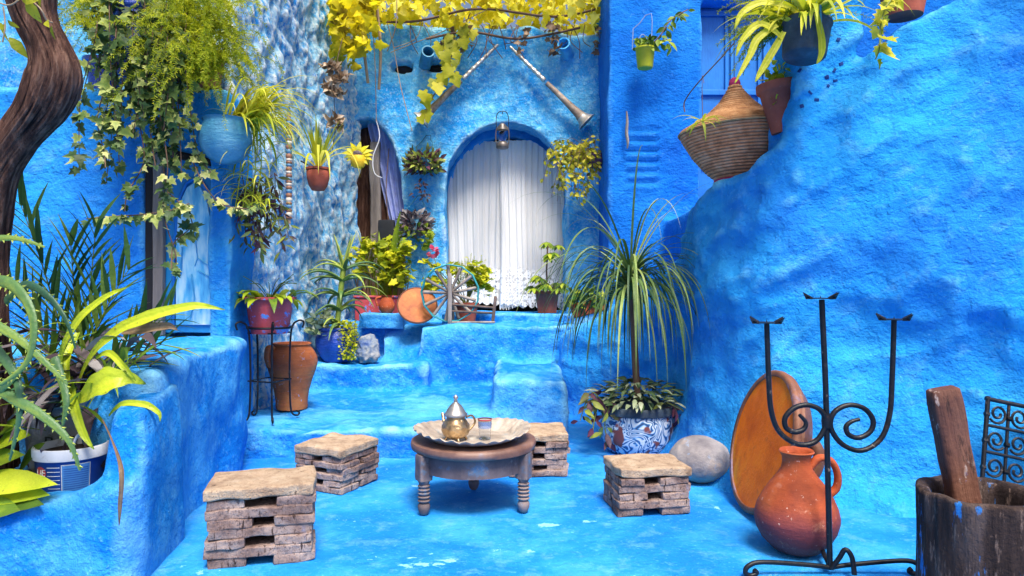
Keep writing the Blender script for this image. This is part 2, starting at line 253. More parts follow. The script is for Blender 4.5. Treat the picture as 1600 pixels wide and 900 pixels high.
class MB:
    def __init__(self): self.v = []; self.f = []; self.a = []
    def add(self, vs, fs, a=.5):
        o = len(self.v); self.v += [V(x) for x in vs]
        self.a += list(a) if isinstance(a, (list, tuple)) else [a] * len(vs)
        self.f += [[i + o for i in q] for q in fs]; return self
    def box(self, c, s, rz=0, mat=None):
        m = mat or Matrix.Rotation(rz, 3, 'Z'); c = V(c)
        vs = [c + m @ V((x * s[0] / 2, y * s[1] / 2, z * s[2] / 2)) for z in (-1, 1) for y in (-1, 1) for x in (-1, 1)]
        return self.add(vs, [(0, 2, 3, 1), (4, 5, 7, 6), (0, 1, 5, 4), (2, 6, 7, 3), (0, 4, 6, 2), (1, 3, 7, 5)])
    def bx(self, x0, x1, y0, y1, z0, z1):
        return self.box(((x0 + x1) / 2, (y0 + y1) / 2, (z0 + z1) / 2), (abs(x1 - x0), abs(y1 - y0), abs(z1 - z0)))
    def rbox(self, c, s, mat=None, r=.01, cuts=6, amp=.004, sc=9, seed=0):
        """a worn block: rounded edges, uneven faces"""
        m = mat or Matrix.Identity(3); c = V(c); bm = bmesh.new(); bmesh.ops.create_cube(bm, size=2)
        bmesh.ops.subdivide_edges(bm, edges=bm.edges[:], cuts=cuts, use_grid_fill=True)
        h = V(s) / 2; bm.verts.ensure_lookup_table(); vs = []
        for v in bm.verts:
            p = V((v.co[i] * h[i] for i in range(3))); q = V((max(-(h[i] - r), min(h[i] - r, p[i])) for i in range(3)))
            e = p - q
            if e.length > 1e-9: p = q + e.normalized() * min(e.length, r)
            p += noise.noise_vector((p + c) * sc + V((seed, seed * 1.7, 0))) * amp
            vs.append(c + m @ p)
        fs = [[v.index for v in f.verts] for f in bm.faces]; bm.free(); return self.add(vs, fs)
    def tube(self, pts, rad, n=8, a=.5, flat=1, cap=True, up=None):
        pts = [V(p) for p in pts]; k = len(pts); rr = [rad] * k if isinstance(rad, (int, float)) else list(rad)
        ts = [(pts[min(i + 1, k - 1)] - pts[max(i - 1, 0)]).normalized() for i in range(k)]
        _, s, u = frame(ts[0], up); vs = []
        for i in range(k):  # sunlit side and blue-green far side put into each leaf's colour
            s = s - ts[i] * s.dot(ts[i]); s.normalize(); u = ts[i].cross(s)
            for j in range(n):
                q = 2 * math.pi * j / n; vs.append(pts[i] + (s * math.cos(q) + u * math.sin(q) * flat) * rr[i])
        fs = [(i * n + j, i * n + (j + 1) % n, (i + 1) * n + (j + 1) % n, (i + 1) * n + j) for i in range(k - 1) for j in range(n)]
        if cap: fs += [list(range(n))[::-1], list(range((k - 1) * n, k * n))]
        return self.add(vs, fs, a)
    def lathe(self, prof, n=32, c=(0, 0, 0), mat=None, wob=0, seed=0, close=True, rfun=None, a=None):
        m = mat or Matrix.Identity(3); c = V(c); vs = []; av = []
        for i, (r, z) in enumerate(prof):
            for j in range(n):
                q = 2 * math.pi * j / n; rr = r * (rfun(q, r, z) if rfun else 1)
                if wob: rr += wob * noise.noise(V((math.cos(q) * 1.3 + seed, math.sin(q) * 1.3, z * 5)))
                vs.append(c + m @ V((rr * math.cos(q), rr * math.sin(q), z))); av.append(a[i] if a else .5)
        k = len(prof)
        fs = [(i * n + j, i * n + (j + 1) % n, (i + 1) * n + (j + 1) % n, (i + 1) * n + j) for i in range(k - 1) for j in range(n)]
        if close:
            if prof[0][0] > 1e-4: fs.append(list(range(n))[::-1])
            if prof[-1][0] > 1e-4: fs.append(list(range((k - 1) * n, k * n)))
        return self.add(vs, fs, av)
    def ball(self, c, r, amp=0, sc=4, seed=0, sub=4, flat=None):
        bm = bmesh.new(); bmesh.ops.create_icosphere(bm, subdivisions=sub, radius=1); c = V(c); r = V(r) if not isinstance(r, (int, float)) else V((r, r, r))
        vs = []
        for v in bm.verts:
            p = v.co * (1 + amp * noise.noise(v.co * sc + V((seed, 0, 0))) + amp * .4 * noise.noise(v.co * sc * 3 + V((seed, 9, 0))))
            q = V((p[i] * r[i] for i in range(3)))
            if flat is not None: q.z = max(q.z, flat)
            vs.append(c + q)
        fs = [[v.index for v in f.verts] for f in bm.faces]; bm.free(); return self.add(vs, fs)
    def prism(self, poly, y0, y1):
        """outline in x,z pushed from y0 to y1"""
        n = len(poly); vs = [V((x, y0, z)) for x, z in poly] + [V((x, y1, z)) for x, z in poly]
        return self.add(vs, [list(range(n)), list(range(n, 2 * n))[::-1]] + [(i, n + i, n + (i + 1) % n, (i + 1) % n) for i in range(n)])
    # ---- leaves
    def leaf(self, p, d, n, L, W, v=.5, fold=.25, curl=.25, rows=((0, .03), (.18, .30), (.42, .5), (.72, .34), (1, 0))):
        d = V(d).normalized(); s = d.cross(V(n))
        if s.length < 1e-4: s = d.cross(V((.3, 1, .2)))
        s.normalize(); n = s.cross(d); p = V(p); vs = []
        for y, wd in rows:
            c = p + d * (y * L) - n * (curl * L * y * y)
            vs += [c - s * wd * W + n * fold * wd * W, c, c + s * wd * W + n * fold * wd * W]
        fs = []
        for i in range(len(rows) - 1):
            k = i * 3; fs += [(k, k + 1, k + 4, k + 3), (k + 1, k + 2, k + 5, k + 4)]
        dv = [max(0, min(1, v + (.06 if i % 3 == 1 else 0))) for i in range(len(vs))]
        return self.add(vs, fs, dv)
    def lobed(self, p, d, n, L, v=.5, kind='grape', fold=.2, curl=.2, edge=0):
        half = {'grape': ((.28, -.14), (.46, .05), (.38, .22), (.58, .44), (.40, .52), (.30, .62), (.22, .80)),
                'ivy': ((.22, -.12), (.50, .06), (.30, .26), (.46, .50), (.22, .56), (.12, .78))}[kind]
        out = [(0, 0)] + list(half) + [(0, 1)] + [(-x, y) for x, y in half[::-1]]
        d = V(d).normalized(); s = d.cross(V(n))
        if s.length < 1e-4: s = d.cross(V((.3, 1, .2)))
        s.normalize(); n = s.cross(d); p = V(p)
        f = lambda x, y: p + d * (y * L) + s * (x * L) + n * (abs(x) * fold * L - curl * L * y * y)
        vs = [f(0, .34)] + [f(x, y) for x, y in out]
        return self.add(vs, [(0, i + 1, (i + 1) % len(out) + 1) for i in range(len(out))], [v] + [min(1, v + edge)] * len(out))
    def blade(self, p, d, L, W, droop=.6, v=.5, segs=9, crease=.25, peak=.3, twist=0, base=.5, tipv=0, side=None):
        p = V(p); d = V(d).normalized(); vs = []; av = []; st = L / segs
        s0 = side or d.cross(V((0, 0, 1)))
        if s0.length < .15: s0 = V((random.uniform(-1, 1), random.uniform(-1, 1), 0))
        s0.normalize()
        for i in range(segs + 1):
            t = i / segs; wd = W * (base + (1 - base) * t / peak if t < peak else max(0, 1 - ((t - peak) / (1 - peak)) ** 1.7)) / 2
            s = (s0 - d * s0.dot(d)).normalized(); s = Matrix.Rotation(twist * t, 3, d) @ s; u = s.cross(d)
            vs += [p - s * wd + u * wd * crease, p, p + s * wd + u * wd * crease]; av += [max(0, min(1, v + tipv * t))] * 3
            p = p + d * st; d = (d + V((0, 0, -droop * (.3 + 1.4 * t) / segs))).normalized()
        fs = []
        for i in range(segs):
            k = i * 3; fs += [(k, k + 1, k + 4, k + 3), (k + 1, k + 2, k + 5, k + 4)]
        return self.add(vs, fs, av)
    def feather(self, p, d, L, droop, nn=40, nl=.05, v=.6, spread=1.0):
        """a plume of fine needles round an arching stem"""
        p = V(p); d = V(d).normalized(); st = L / nn
        for i in range(nn):
            t = i / nn; q = p + d * st; s = d.cross(V((.2, .3, 1))).normalized()
            for k in range(3):
                a = random.uniform(0, 6.28); o = (Matrix.Rotation(a, 3, d) @ s * spread + d * .7).normalized(); l = nl * random.uniform(.5, 1.1) * (1.1 - .6 * t)
                e = p + o * l; w_ = o.cross(V((random.uniform(-1, 1), random.uniform(-1, 1), random.uniform(-1, 1)))).normalized() * .0022
                self.add([p - w_, p + w_, e + w_ * .6, e - w_ * .6], [(0, 1, 2, 3)], max(0, min(1, v + random.uniform(-.25, .25))))
            self.add([p - s * .0015, p + s * .0015, q + s * .0015, q - s * .0015], [(0, 1, 2, 3)], v * .6)
            p = q; d = (d + V((random.uniform(-.05, .05), random.uniform(-.05, .05), -droop / nn * (.4 + 1.3 * t)))).normalized()
        return self
    def mesh(self, name, off=V((0, 0, 0)), smooth=True):
        me = bpy.data.meshes.new(name); me.from_pydata([tuple(x - off) for x in self.v], [], self.f); me.update()
        at = me.attributes.new('v', 'FLOAT', 'POINT'); at.data.foreach_set('value', np.array(self.a, dtype=np.float32))
        if smooth: me.polygons.foreach_set('use_smooth', [True] * len(me.polygons))
        return me
    def build(self, name, mat, parent=None, at=None, smooth=True, bevel=0, local=False):
        """ONE mesh object; vertices are given in world space unless local"""
        off = V((0, 0, 0)); r = parent
        while r is not None: off = off + r.location; r = r.parent
        if local: off = V((0, 0, 0))
        own = V(at) if at is not None else V((0, 0, 0))
        me = self.mesh(name, off + own, smooth)
        o = bpy.data.objects.new(name, me); COL.objects.link(o); o.location = own
        me.materials.append(mat if not isinstance(mat, str) else M[mat])
        if parent is not None: o.parent = parent
        if bevel:
            b = o.modifiers.new("bevel", 'BEVEL'); b.width = bevel; b.segments = 2; b.limit_method = 'ANGLE'; b.angle_limit = R(40)
        if smooth:
            try: me.shade_smooth(); me.set_sharp_from_angle(angle=R(55))
            except Exception: pass
        return o

def tag(o, label=None, cat=None, group=None, kind=None):
    for k, v in (('label', label), ('category', cat), ('group', group), ('kind', kind)):
        if v: o[k] = v
    return o
def thing(name, label, cat, loc=(0, 0, 0), rz=0, group=None):
    o = bpy.data.objects.new(name, None); COL.objects.link(o); o.empty_display_size = .1
    o.location = loc; o.rotation_euler = (0, 0, rz); return tag(o, label, cat, group)
def dup(root, loc, rot=None, scale=None):
    def cp(o, par):
        c = o.copy(); COL.objects.link(c); c.parent = par
        for ch in list(o.children): cp(ch, c)
        return c
    r = cp(root, None); r.location = loc
    if rot is not None: r.rotation_euler = rot
    if scale is not None: r.scale = scale
    return r

def plaster(name, mb, mat, voxel=.03, sm=5, lumps=((1.1, .03), (3.5, .014)), parent=None, seed=0, fn=None):
    """hand-plastered masonry: sharp solids fused, softened and made uneven"""
    me = mb.mesh("tmp"); o = bpy.data.objects.new("tmp", me); COL.objects.link(o)
    r = o.modifiers.new("r", 'REMESH'); r.mode = 'VOXEL'; r.voxel_size = voxel; r.use_smooth_shade = True
    s = o.modifiers.new("s", 'SMOOTH'); s.factor = .5; s.iterations = sm
    dg = bpy.context.evaluated_depsgraph_get(); nm = bpy.data.meshes.new_from_object(o.evaluated_get(dg))
    bpy.data.objects.remove(o); bpy.data.meshes.remove(me)
    n = len(nm.vertices); co = np.empty(n * 3); nm.vertices.foreach_get('co', co); no = np.empty(n * 3); nm.vertices.foreach_get('normal', no)
    co = co.reshape(-1, 3); no = no.reshape(-1, 3); out = np.empty((n, 3)); sd = V((seed * 3.1, seed * 1.3, seed * .7))
    for i in range(n):
        p = V(co[i]); h = 0
        for sc, am in lumps: h += am * noise.noise(p * sc + sd)
        if fn: h += fn(p)
        out[i] = co[i] + no[i] * h
    nm.vertices.foreach_set('co', out.ravel()); nm.update(); nm.name = name
    nm.materials.clear(); nm.materials.append(M[mat]); nm.polygons.foreach_set('use_smooth', [True] * len(nm.polygons))
    ob = bpy.data.objects.new(name, nm); COL.objects.link(ob)
    if parent: ob.parent = parent
    return ob

def smooth_path(pts, n=6):
    """Catmull-Rom through the points"""
    pts = [V(p) for p in pts]; out = []
    for i in range(len(pts) - 1):
        a, b, c, d = pts[max(i - 1, 0)], pts[i], pts[i + 1], pts[min(i + 2, len(pts) - 1)]
        for k in range(n):
            t = k / n
            out.append(.5 * ((2 * b) + (c - a) * t + (2 * a - 5 * b + 4 * c - d) * t * t + (3 * b - a - 3 * c + d) * t ** 3))
    return out + [pts[-1]]
U = random.uniform
def rdir(zlo=-1, zhi=1):
    a = U(0, 6.283); z = U(zlo, zhi); r = math.sqrt(max(0, 1 - z * z)); return V((r * math.cos(a), r * math.sin(a), z))

# ================================================================== THE SETTING
random.seed(3)
gm = mk('earth', [(.3, (.10, .08, .06)), (.7, (.22, .18, .14))], 2, 6, .95, coord='World')
tag(MB().add([(-400, -400, -.09), (400, -400, -.09), (400, 400, -.09), (-400, 400, -.09)], [(0, 1, 2, 3)]).build('ground', gm), kind='structure')
fl = MB(); NX, NY = 110, 150; X0, X1, Y0, Y1 = -5.5, 6.0, -6.0, 9.5
for j in range(NY + 1):
    for i in range(NX + 1):
        x = X0 + (X1 - X0) * i / NX; y = Y0 + (Y1 - Y0) * j / NY
        z = .010 * noise.noise(V((x * 1.1, y * 1.1, 0))) + .005 * noise.noise(V((x * 3.5, y * 3.5, 2)))
        fl.v.append(V((x, y, z - .004))); fl.a.append(.5)
fl.f = [(j * (NX + 1) + i, j * (NX + 1) + i + 1, (j + 1) * (NX + 1) + i + 1, (j + 1) * (NX + 1) + i) for j in range(NY) for i in range(NX)]
tag(fl.build('floor', 'floor'), kind='structure')

def wall_tag(o, label, cat='wall'): return tag(o, label, cat, kind='thing')

# --- the steps and the raised platform in front of the arch
b = MB()
b.bx(-2.5, -.15, 4.83, 7.6, -.1, .20)
b.bx(-2.5, -.84, 6.66, 8.1, -.1, .45)
b.bx(-.15, .44, 5.36, 7.6, -.1, .47)
b.bx(-2.5, 1.4, 7.60, 8.5, -.1, .82)
b.bx(-.95, 1.4, 6.95, 8.5, -.1, .82)
b.add([(-1.42, 7.15, .40), (-.88, 7.0, .40), (-.88, 7.7, .40), (-1.42, 7.7, .40), (-1.42, 7.62, .81), (-.88, 7.5, .81), (-.88, 7.7, .81), (-1.42, 7.7, .81)], [(3, 2, 1, 0), (4, 5, 6, 7), (0, 1, 5, 4), (1, 2, 6, 5), (2, 3, 7, 6), (3, 0, 4, 7)])
stp = plaster('plaster_steps', b, 'step', .026, 8, ((1.2, .05), (3.2, .028), (8, .014), (20, .006)), seed=2)
tag(stp, 'broad blue plaster steps rising from the floor to the arched doorway', 'steps', kind='thing')
b = MB(); b.bx(-.80, 1.2, 7.72, 8.6, .7, .915)
wall_tag(plaster('threshold', b, 'step', .025, 5, ((1.5, .02), (5, .008)), seed=4), 'low blue plaster threshold under the lace curtain', 'threshold')
b = MB(); b.bx(-1.66, -1.18, 7.40, 7.62, .76, .925)
wall_tag(plaster('ledge', b, 'step', .02, 4, ((4, .015), (12, .005)), seed=9), 'short pale topped plaster ledge below the red planter', 'ledge')

# --- the arched house wall at the end
def arc(cx, zc, rx, rz, a0, a1, n=20): return [(cx + rx * math.cos(R(a0 + (a1 - a0) * i / n)), zc + rz * math.sin(R(a0 + (a1 - a0) * i / n))) for i in range(n + 1)]
poly = [(-3.2, .1), (-2.18, .1)] + [(-2.18, 2.35)] + arc(-1.75, 2.35, .43, .90, 180, 0, 16)[1:-1] + [(-1.32, 2.35), (-1.32, .1)]
poly += [(-.80, .1), (-.80, 2.38)] + arc(-.075, 2.38, .725, .80, 180, 0, 22)[1:-1] + [(.65, 2.38), (.65, .1), (1.5, .1)]
poly += [(1.5, 4.30), (.7, 4.22), (.2, 4.36), (-.5, 4.30), (-1.2, 4.34), (-3.2, 4.5)]
b = MB(); b.prism(poly, 8.2, 8.62)
def holes(p):
    h = 0
    for hx, hz, rx, rz in ((-1.33, 3.86, .14, .07), (-.93, 3.88, .16, .07)):
        q = ((p.x - hx) / rx) ** 2 + ((p.z - hz) / rz) ** 2
        if q < 1 and p.y < 8.4: h -= .16 * (1 - q) ** .4
    return h
aw = plaster('arched_wall', b, 'arch_wall', .028, 6, ((.9, .05), (2.6, .035), (8, .012), (18, .006)), seed=6, fn=holes)
wall_tag(aw, 'pale blue house wall with a large arched doorway and two horns')
# lower inner arch and the dark room behind
poly = [(-1.0, .5), (-.80, .5), (-.80, 2.32)] + arc(-.075, 2.32, .725, .79, 180, 0, 20)[1:-1] + [(.65, 2.32), (.65, .5), (.9, .5), (.9, 3.6), (-1.0, 3.6)]
b = MB(); b.prism(poly, 8.66, 8.80)
plaster('inner_arch', b, 'wall', .03, 4, ((2, .02),), parent=aw, seed=3)
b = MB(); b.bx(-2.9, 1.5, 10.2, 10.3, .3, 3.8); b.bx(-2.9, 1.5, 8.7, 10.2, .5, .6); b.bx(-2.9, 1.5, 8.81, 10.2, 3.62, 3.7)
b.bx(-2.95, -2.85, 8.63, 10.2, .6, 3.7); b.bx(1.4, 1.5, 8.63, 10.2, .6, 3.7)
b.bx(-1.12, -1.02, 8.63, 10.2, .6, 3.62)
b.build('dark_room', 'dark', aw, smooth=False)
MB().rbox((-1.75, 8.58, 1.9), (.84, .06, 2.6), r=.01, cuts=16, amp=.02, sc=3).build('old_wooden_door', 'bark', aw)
for cx, cz, r, ang in ((-1.06, 3.89, .075, .25), (.70, 3.985, .075, -.3)):
    m = Matrix.Rotation(ang, 3, 'Z') @ Matrix.Rotation(R(78), 3, 'X')
    dp = MB().lathe([(r, 0), (r, .34), (r * .82, .34), (r * .82, 0)], 20, (cx, 8.28, cz), m, close=False).build('drain_pipe', 'skypot' if cx < 0 else 'wall', aw)
    MB().lathe([(r * .8, .1), (0, .1)], 16, (cx, 8.28, cz), m, close=False).build('pipe_bore', 'dark', dp)
MB().ball((-1.33, 8.36, 3.86), (.13, .05, .06), .2, 3).build('wall_hole', 'dark', aw)
MB().ball((-.90, 8.36, 3.87), (.13, .05, .06), .2, 3, 5).build('wall_hole', 'dark', aw)

# --- rough stuccoed side wall
b = MB()
pl = [(-2.10, 5.22), (-2.14, 5.6), (-2.10, 6.5), (-2.08, 7.4), (-1.98, 7.9), (-1.80, 8.28)]
vs = []; n = len(pl)
for z in (-.1, 5.4):
    vs += [(x - (.10 if z > 2 else -.02), y, z) for x, y in pl] + [(x - (.6 if y > 5.7 else .3), y, z) for x, y in pl[::-1]]
k = 2 * n
b.add(vs, [list(range(k))[::-1], list(range(k, 2 * k))] + [(i, (i + 1) % k, (i + 1) % k + k, i + k) for i in range(k)])
def lumps(p):
    q = V((p.x, p.y, p.z * .75)); a = noise.noise(q * 5 + V((3, 1, 4))); c = noise.noise(q * 11); e = noise.noise(q * 28)
    return .075 * max(-.45, min(.25, a)) + .042 * max(-.45, min(.3, c)) + .012 * e
rw = plaster('rough_wall', b, 'rough', .019, 2, ((1.0, .06),), seed=8, fn=lumps)
wall_tag(rw, 'rough white and blue stuccoed wall beside the hanging terracotta pot')

# --- flat wall with the ledge, the painted door and the set-back wall above
b = MB()
b.bx(-6.0, -2.68, 4.98, 5.45, -.1, 2.66); b.bx(-2.75, -2.08, 4.98, 5.45, 2.16, 2.66); b.bx(-2.20, -2.04, 4.94, 5.4, -.1, 2.3)
b.bx(-2.75, -2.08, 5.2, 5.45, -.1, 2.3)
fw = plaster('flat_wall', b, 'wall', .03, 6, ((1.0, .035), (3, .016), (10, .005)), seed=11)
wall_tag(fw, 'smooth blue wall behind the planter with a ledge of ivy pots')
MB().box((-2.655, 5.02, 1.5), (.05, .06, 1.36)).build('dark_gap', 'dark', fw, smooth=False)
MB().rbox((-2.585, 5.0, 1.50), (.075, .05, 1.36), r=.008, amp=.006, sc=4, cuts=10).build('door_post', 'grey_wood', fw)
MB().rbox((-2.40, 4.99, 2.165), (.44, .05, .06), Matrix.Rotation(R(14), 3, 'Y'), r=.01, amp=.008, sc=5).build('lintel_board', 'iron', fw)
b = MB(); b.bx(-6, -2.32, 5.40, 5.95, 2.5, 5.2)
wall_tag(plaster('upper_wall', b, 'arch_wall', .04, 3, ((1.2, .06), (4, .03), (9, .02)), seed=13), 'uneven sunlit blue wall above the ledge behind the twisted trunk')
# the painted little door
dt = thing('painted_door', 'small blue door painted with a white pointed arch scene', 'door', (-2.37, 5.06, .86))
pm = bpy.data.materials.new('door_picture'); N, Lk = nt(pm); bb = N["Principled BSDF"]; bb.inputs['Roughness'].default_value = .6
tn = N.new("ShaderNodeTexNoise"); tn.inputs['Scale'].default_value = 5; tn.inputs['Detail'].default_value = 7
tc = N.new("ShaderNodeTexCoord"); mp = N.new("ShaderNodeMapping"); mp.inputs['Scale'].default_value = (3, 1, .8); Lk.new(tc.outputs['Object'], mp.inputs[0]); Lk.new(mp.outputs[0], tn.inputs[0])
rr = ramp_node(N, [(.3, (.02, .25, .62)), (.45, (.10, .48, .78)), (.58, (.42, .72, .86)), (.75, (.74, .88, .94))]); Lk.new(tn.outputs[0], rr.inputs[0]); Lk.new(rr.outputs[0], bb.inputs['Base Color'])
MB().rbox((-2.36, 5.06, 1.51), (.40, .05, 1.28), r=.006, amp=.003, cuts=8).build('panel', mk('cyan_door_paint', [(.3, (.01, .19, .52)), (.6, (.02, .30, .66)), (.8, (.10, .46, .76))], 5, 8, .6, stretch=(2, 1, .5)), dt)
pz = [(-2.47, .93), (-2.21, .93), (-2.21, 1.55)] + [(-2.21 - .13 * (1 - math.cos(t * 1.57)), 1.55 + .42 * math.sin(t * 1.57)) for t in (.25, .5, .75, 1)] + [(-2.34 - .13 * math.sin(t * 1.57), 1.97 - .42 * (1 - math.cos(t * 1.57))) for t in (.25, .5, .75, 1)]
MB().prism(pz, 5.018, 5.03).build('arch_picture', pm, dt, smooth=False)
b = MB()
b.tube([(x, 5.02, z) for x, z in [(-2.49, .93)] + [(-2.49, 1.56)] + [(x - .006, z + .03) for x, z in pz[::-1][:5]] + [(x + .02, z + .03) for x, z in pz[3:7][::-1]] + [(-2.19, 1.56), (-2.19, .93)]], .013, 6)
b.build('arch_moulding', 'door_blue', dt)
b = MB()     # sketched figure strokes in the picture: a stair, a plant and a hanging cloth
for pts, r in (([(-2.33, 1.62), (-2.31, 1.42), (-2.33, 1.36)], .012), ([(-2.31, 1.42), (-2.22, 1.36)], .012), ([(-2.31, 1.33), (-2.22, 1.28)], .010), ([(-2.35, 1.3), (-2.33, 1.12), (-2.36, .98)], .018), ([(-2.42, 1.5), (-2.43, 1.3)], .02)):
    b.tube([(x, 5.016, z) for x, z in pts], r, 6, flat=.25, up=V((0, 0, 1)))
b.build('picture_stroke', 'wall', dt)
MB().leaf((-2.34, 5.01, 1.53), (.1, 0, 1), (0, -1, 0), .14, .08).build('picture_plant', 'l_aloe', dt)

# --- low block below the door, planter in front of it
fp = [(-3.2, 3.4), (-1.70, 3.4), (-1.74, 4.45), (-1.80, 4.66), (-2.02, 4.92), (-2.16, 5.2), (-3.2, 5.2)]
b = MB(); n = len(fp); b.add([(x, y, -.1) for x, y in fp] + [(x, y, .86) for x, y in fp], [tuple(range(n))[::-1], tuple(range(n, 2 * n))] + [(i, (i + 1) % n, n + (i + 1) % n, n + i) for i in range(n)])
b.add([(-2.0, 3.10, -.1), (-1.57, 3.04, -.1), (-1.68, 3.6, -.1), (-2.0, 3.6, -.1), (-1.98, 3.16, .82), (-1.63, 3.12, .81), (-1.70, 3.6, .865), (-2.0, 3.6, .865)],
      [(3, 2, 1, 0), (4, 5, 6, 7), (0, 1, 5, 4), (1, 2, 6, 5), (2, 3, 7, 6), (3, 0, 4, 7)])
b2 = MB(); b2.bx(-1.74, -1.66, 4.4, 5.15, -.1, .6)
lb = plaster('low_wall', b, 'step', .03, 26, ((1.1, .07), (2.6, .045), (7, .014)), seed=17)
wall_tag(lb, 'rounded blue plaster bench wall below the small painted door')
b = MB(); ST = 26; fr = []
for i in range(ST + 1):              # planter rim falls away from its raised corner
    x = -1.52 - 3.2 * i / ST; z = .415 - .15 * min(1, i / 7)
    fr.append((x, z))
vs = []
for x, z in fr: vs += [(x - .02, 2.68, -.1), (x - .02, 2.74, z), (x - .02, 2.88, z), (x - .02, 2.96, -.1)]
b.add(vs, [(4 * i + k, 4 * i + 4 + k, 4 * i + 4 + (k + 1) % 4, 4 * i + (k + 1) % 4) for i in range(ST) for k in range(4)] + [(3, 2, 1, 0), tuple(4 * ST + k for k in range(4))])
b.add([(-1.50, 2.72, -.1), (-1.56, 3.3, -.1), (-1.76, 3.3, -.1), (-1.70, 2.72, -.1), (-1.53, 2.84, .70), (-1.60, 3.3, .76), (-1.75, 3.3, .76), (-1.69, 2.86, .69)],
      [(0, 3, 2, 1)[::-1], (4, 5, 6, 7), (0, 1, 5, 4), (1, 2, 6, 5), (2, 3, 7, 6), (3, 0, 4, 7)])
pw = plaster('planter_wall', b, 'step', .025, 13, ((1.3, .04), (3.5, .024), (9, .008)), seed=19)
wall_tag(pw, 'curved blue planter wall holding the aloe and the paint bucket', 'planter')
b = MB()
for j in range(15):
    for i in range(30):
        b.v.append(V((-4.6 + i * .1, 2.84 + j * .05, .26 + .035 * noise.noise(V((i * .35, j * .35, 1)))))); b.a.append(.5)
b.f = [(j * 30 + i, j * 30 + i + 1, (j + 1) * 30 + i + 1, (j + 1) * 30 + i) for j in range(14) for i in range(29)]
b.build('planter_soil', 'soil', pw)

# --- the stair parapet sweeping up on the other side
stn = [(870, 6.75, 522), (900, 6.55, 512), (930, 6.35, 494), (965, 6.15, 462), (1000, 5.85, 432), (1022, 5.6, 412), (1038, 5.36, 388), (1046, 5.2, 342), (1060, 5.03, 314), (1094, 4.6, 284), (1150, 4.24, 252), (1208, 4.03, 214), (1238, 3.98, 182), (1285, 3.93, 128), (1330, 3.88, 84), (1400, 3.78, 34), (1455, 3.70, -5), (1540, 3.58, -70), (1640, 3.44, -130), (1800, 3.22, -180), (2050, 2.9, -230), (2500, 2.5, -240)]
path = []
for px, d, py in stn:
    q = P(px, py, d); path.append((q.x, q.y, q.z))
SM = smooth_path([V(p) for p in path], 3)
b = MB(); sec = []
for i, p in enumerate(SM):
    t = SM[min(i + 1, len(SM) - 1)] - SM[max(i - 1, 0)]; t.z = 0; t.normalize(); nn = V((t.y, -t.x, 0)); z = p.z
    base = V((p.x, p.y, 0))
    g = 1 if p.x > .9 else .3
    prof = [(.42 * g, -.12), (.20 * g, .02), (.09 * g, .14), (.03, .34), (-.02, min(.8, z * .6)), (-.06 - .05 * max(0, z - 1), z - .03), (-.40 - .05 * max(0, z - 1), z - .01), (-.44, -.12)]
    sec.append([base + nn * o + V((0, 0, zz)) for o, zz in prof])
k = 8
for s in sec: b.v += s; b.a += [.5] * k
b.f = [(i * k + j, i * k + (j + 1) % k, (i + 1) * k + (j + 1) % k, (i + 1) * k + j) for i in range(len(sec) - 1) for j in range(k)] + [tuple(range(k)), tuple(range((len(sec) - 1) * k, len(sec) * k))[::-1]]
b.bx(1.68, 2.03, 4.02, 4.40, 1.8, 4.2)
def relief(p):      # broad hand-plastered folds running up the wall
    q = V((p.x * .8 + p.z * .55, p.y * .8, p.z * .8 - p.x * .55)); a = 1 - abs(noise.noise(V((q.x * .9, q.y, q.z * 2.3)) * 1.1)) * 2.2; c = 1 - abs(noise.noise(V((q.x, q.y, q.z * 2.0)) * 2.7 + V((7, 2, 5)))) * 2.2
    k = min(1, max(0, (p.z - .1) / .5))
    return (.036 * max(0, a) ** 2 + .022 * max(0, c) ** 2 + .012 * noise.noise(p * 7.5)) * k
pr = plaster('stair_parapet', b, 'wall', .032, 5, ((.8, .08), (1.9, .05), (4.5, .024), (11, .010)), seed=23, fn=relief)
wall_tag(pr, 'tall blue plaster parapet sloping up behind the candle stand')
vm = plain('vent_shade', (.004, .04, .20), .9)  # thin plates on the surface, coloured like the shade inside vent holes
from mathutils.bvhtree import BVHTree
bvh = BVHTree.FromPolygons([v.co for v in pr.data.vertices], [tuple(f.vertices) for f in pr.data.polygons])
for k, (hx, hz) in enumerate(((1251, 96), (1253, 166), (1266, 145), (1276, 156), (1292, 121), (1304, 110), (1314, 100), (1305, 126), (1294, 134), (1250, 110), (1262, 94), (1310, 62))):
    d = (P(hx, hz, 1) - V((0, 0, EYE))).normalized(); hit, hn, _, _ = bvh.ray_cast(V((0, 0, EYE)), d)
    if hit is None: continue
    m = hn.to_track_quat('Z', 'Y').to_matrix(); MB().rbox(hit + hn * .001, (U(.014, .024), U(.018, .028), .006), m @ Matrix.Rotation(U(0, 3), 3, 'Z'), r=.002, cuts=3, amp=.003, sc=40, seed=k).build('vent_shade_plate', vm, pr)

# --- the shaded house behind the parapet
b = MB(); b.bx(1.04, 1.55, 7.30, 8.6, -.1, 5.3); b.bx(1.04, 2.03, 7.30, 7.9, -.1, 5.3); b.bx(1.9, 3.15, 7.62, 7.95, -.1, 5.3); b.bx(3.05, 7, 7.30, 7.9, -.1, 5.3)
b.bx(1.9, 3.15, 7.3, 7.9, 4.28, 5.3); b.bx(1.62, 3.4, 5.9, 7.7, -.1, 1.93)
def vents(p):
    h = 0
    if abs(p.x - 1.40) < .17 and 2.25 < p.z < 2.92 and p.y < 7.45: h = .022 * math.sin((p.z - 2.25) * 2 * math.pi / .112)
    return h
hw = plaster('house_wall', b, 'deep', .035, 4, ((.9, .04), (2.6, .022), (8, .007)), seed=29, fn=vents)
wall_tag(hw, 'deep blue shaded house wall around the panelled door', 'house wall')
dt = thing('panelled_door', 'tall blue panelled wooden door beyond the straw basket', 'door', (2.52, 7.5, 1.93))
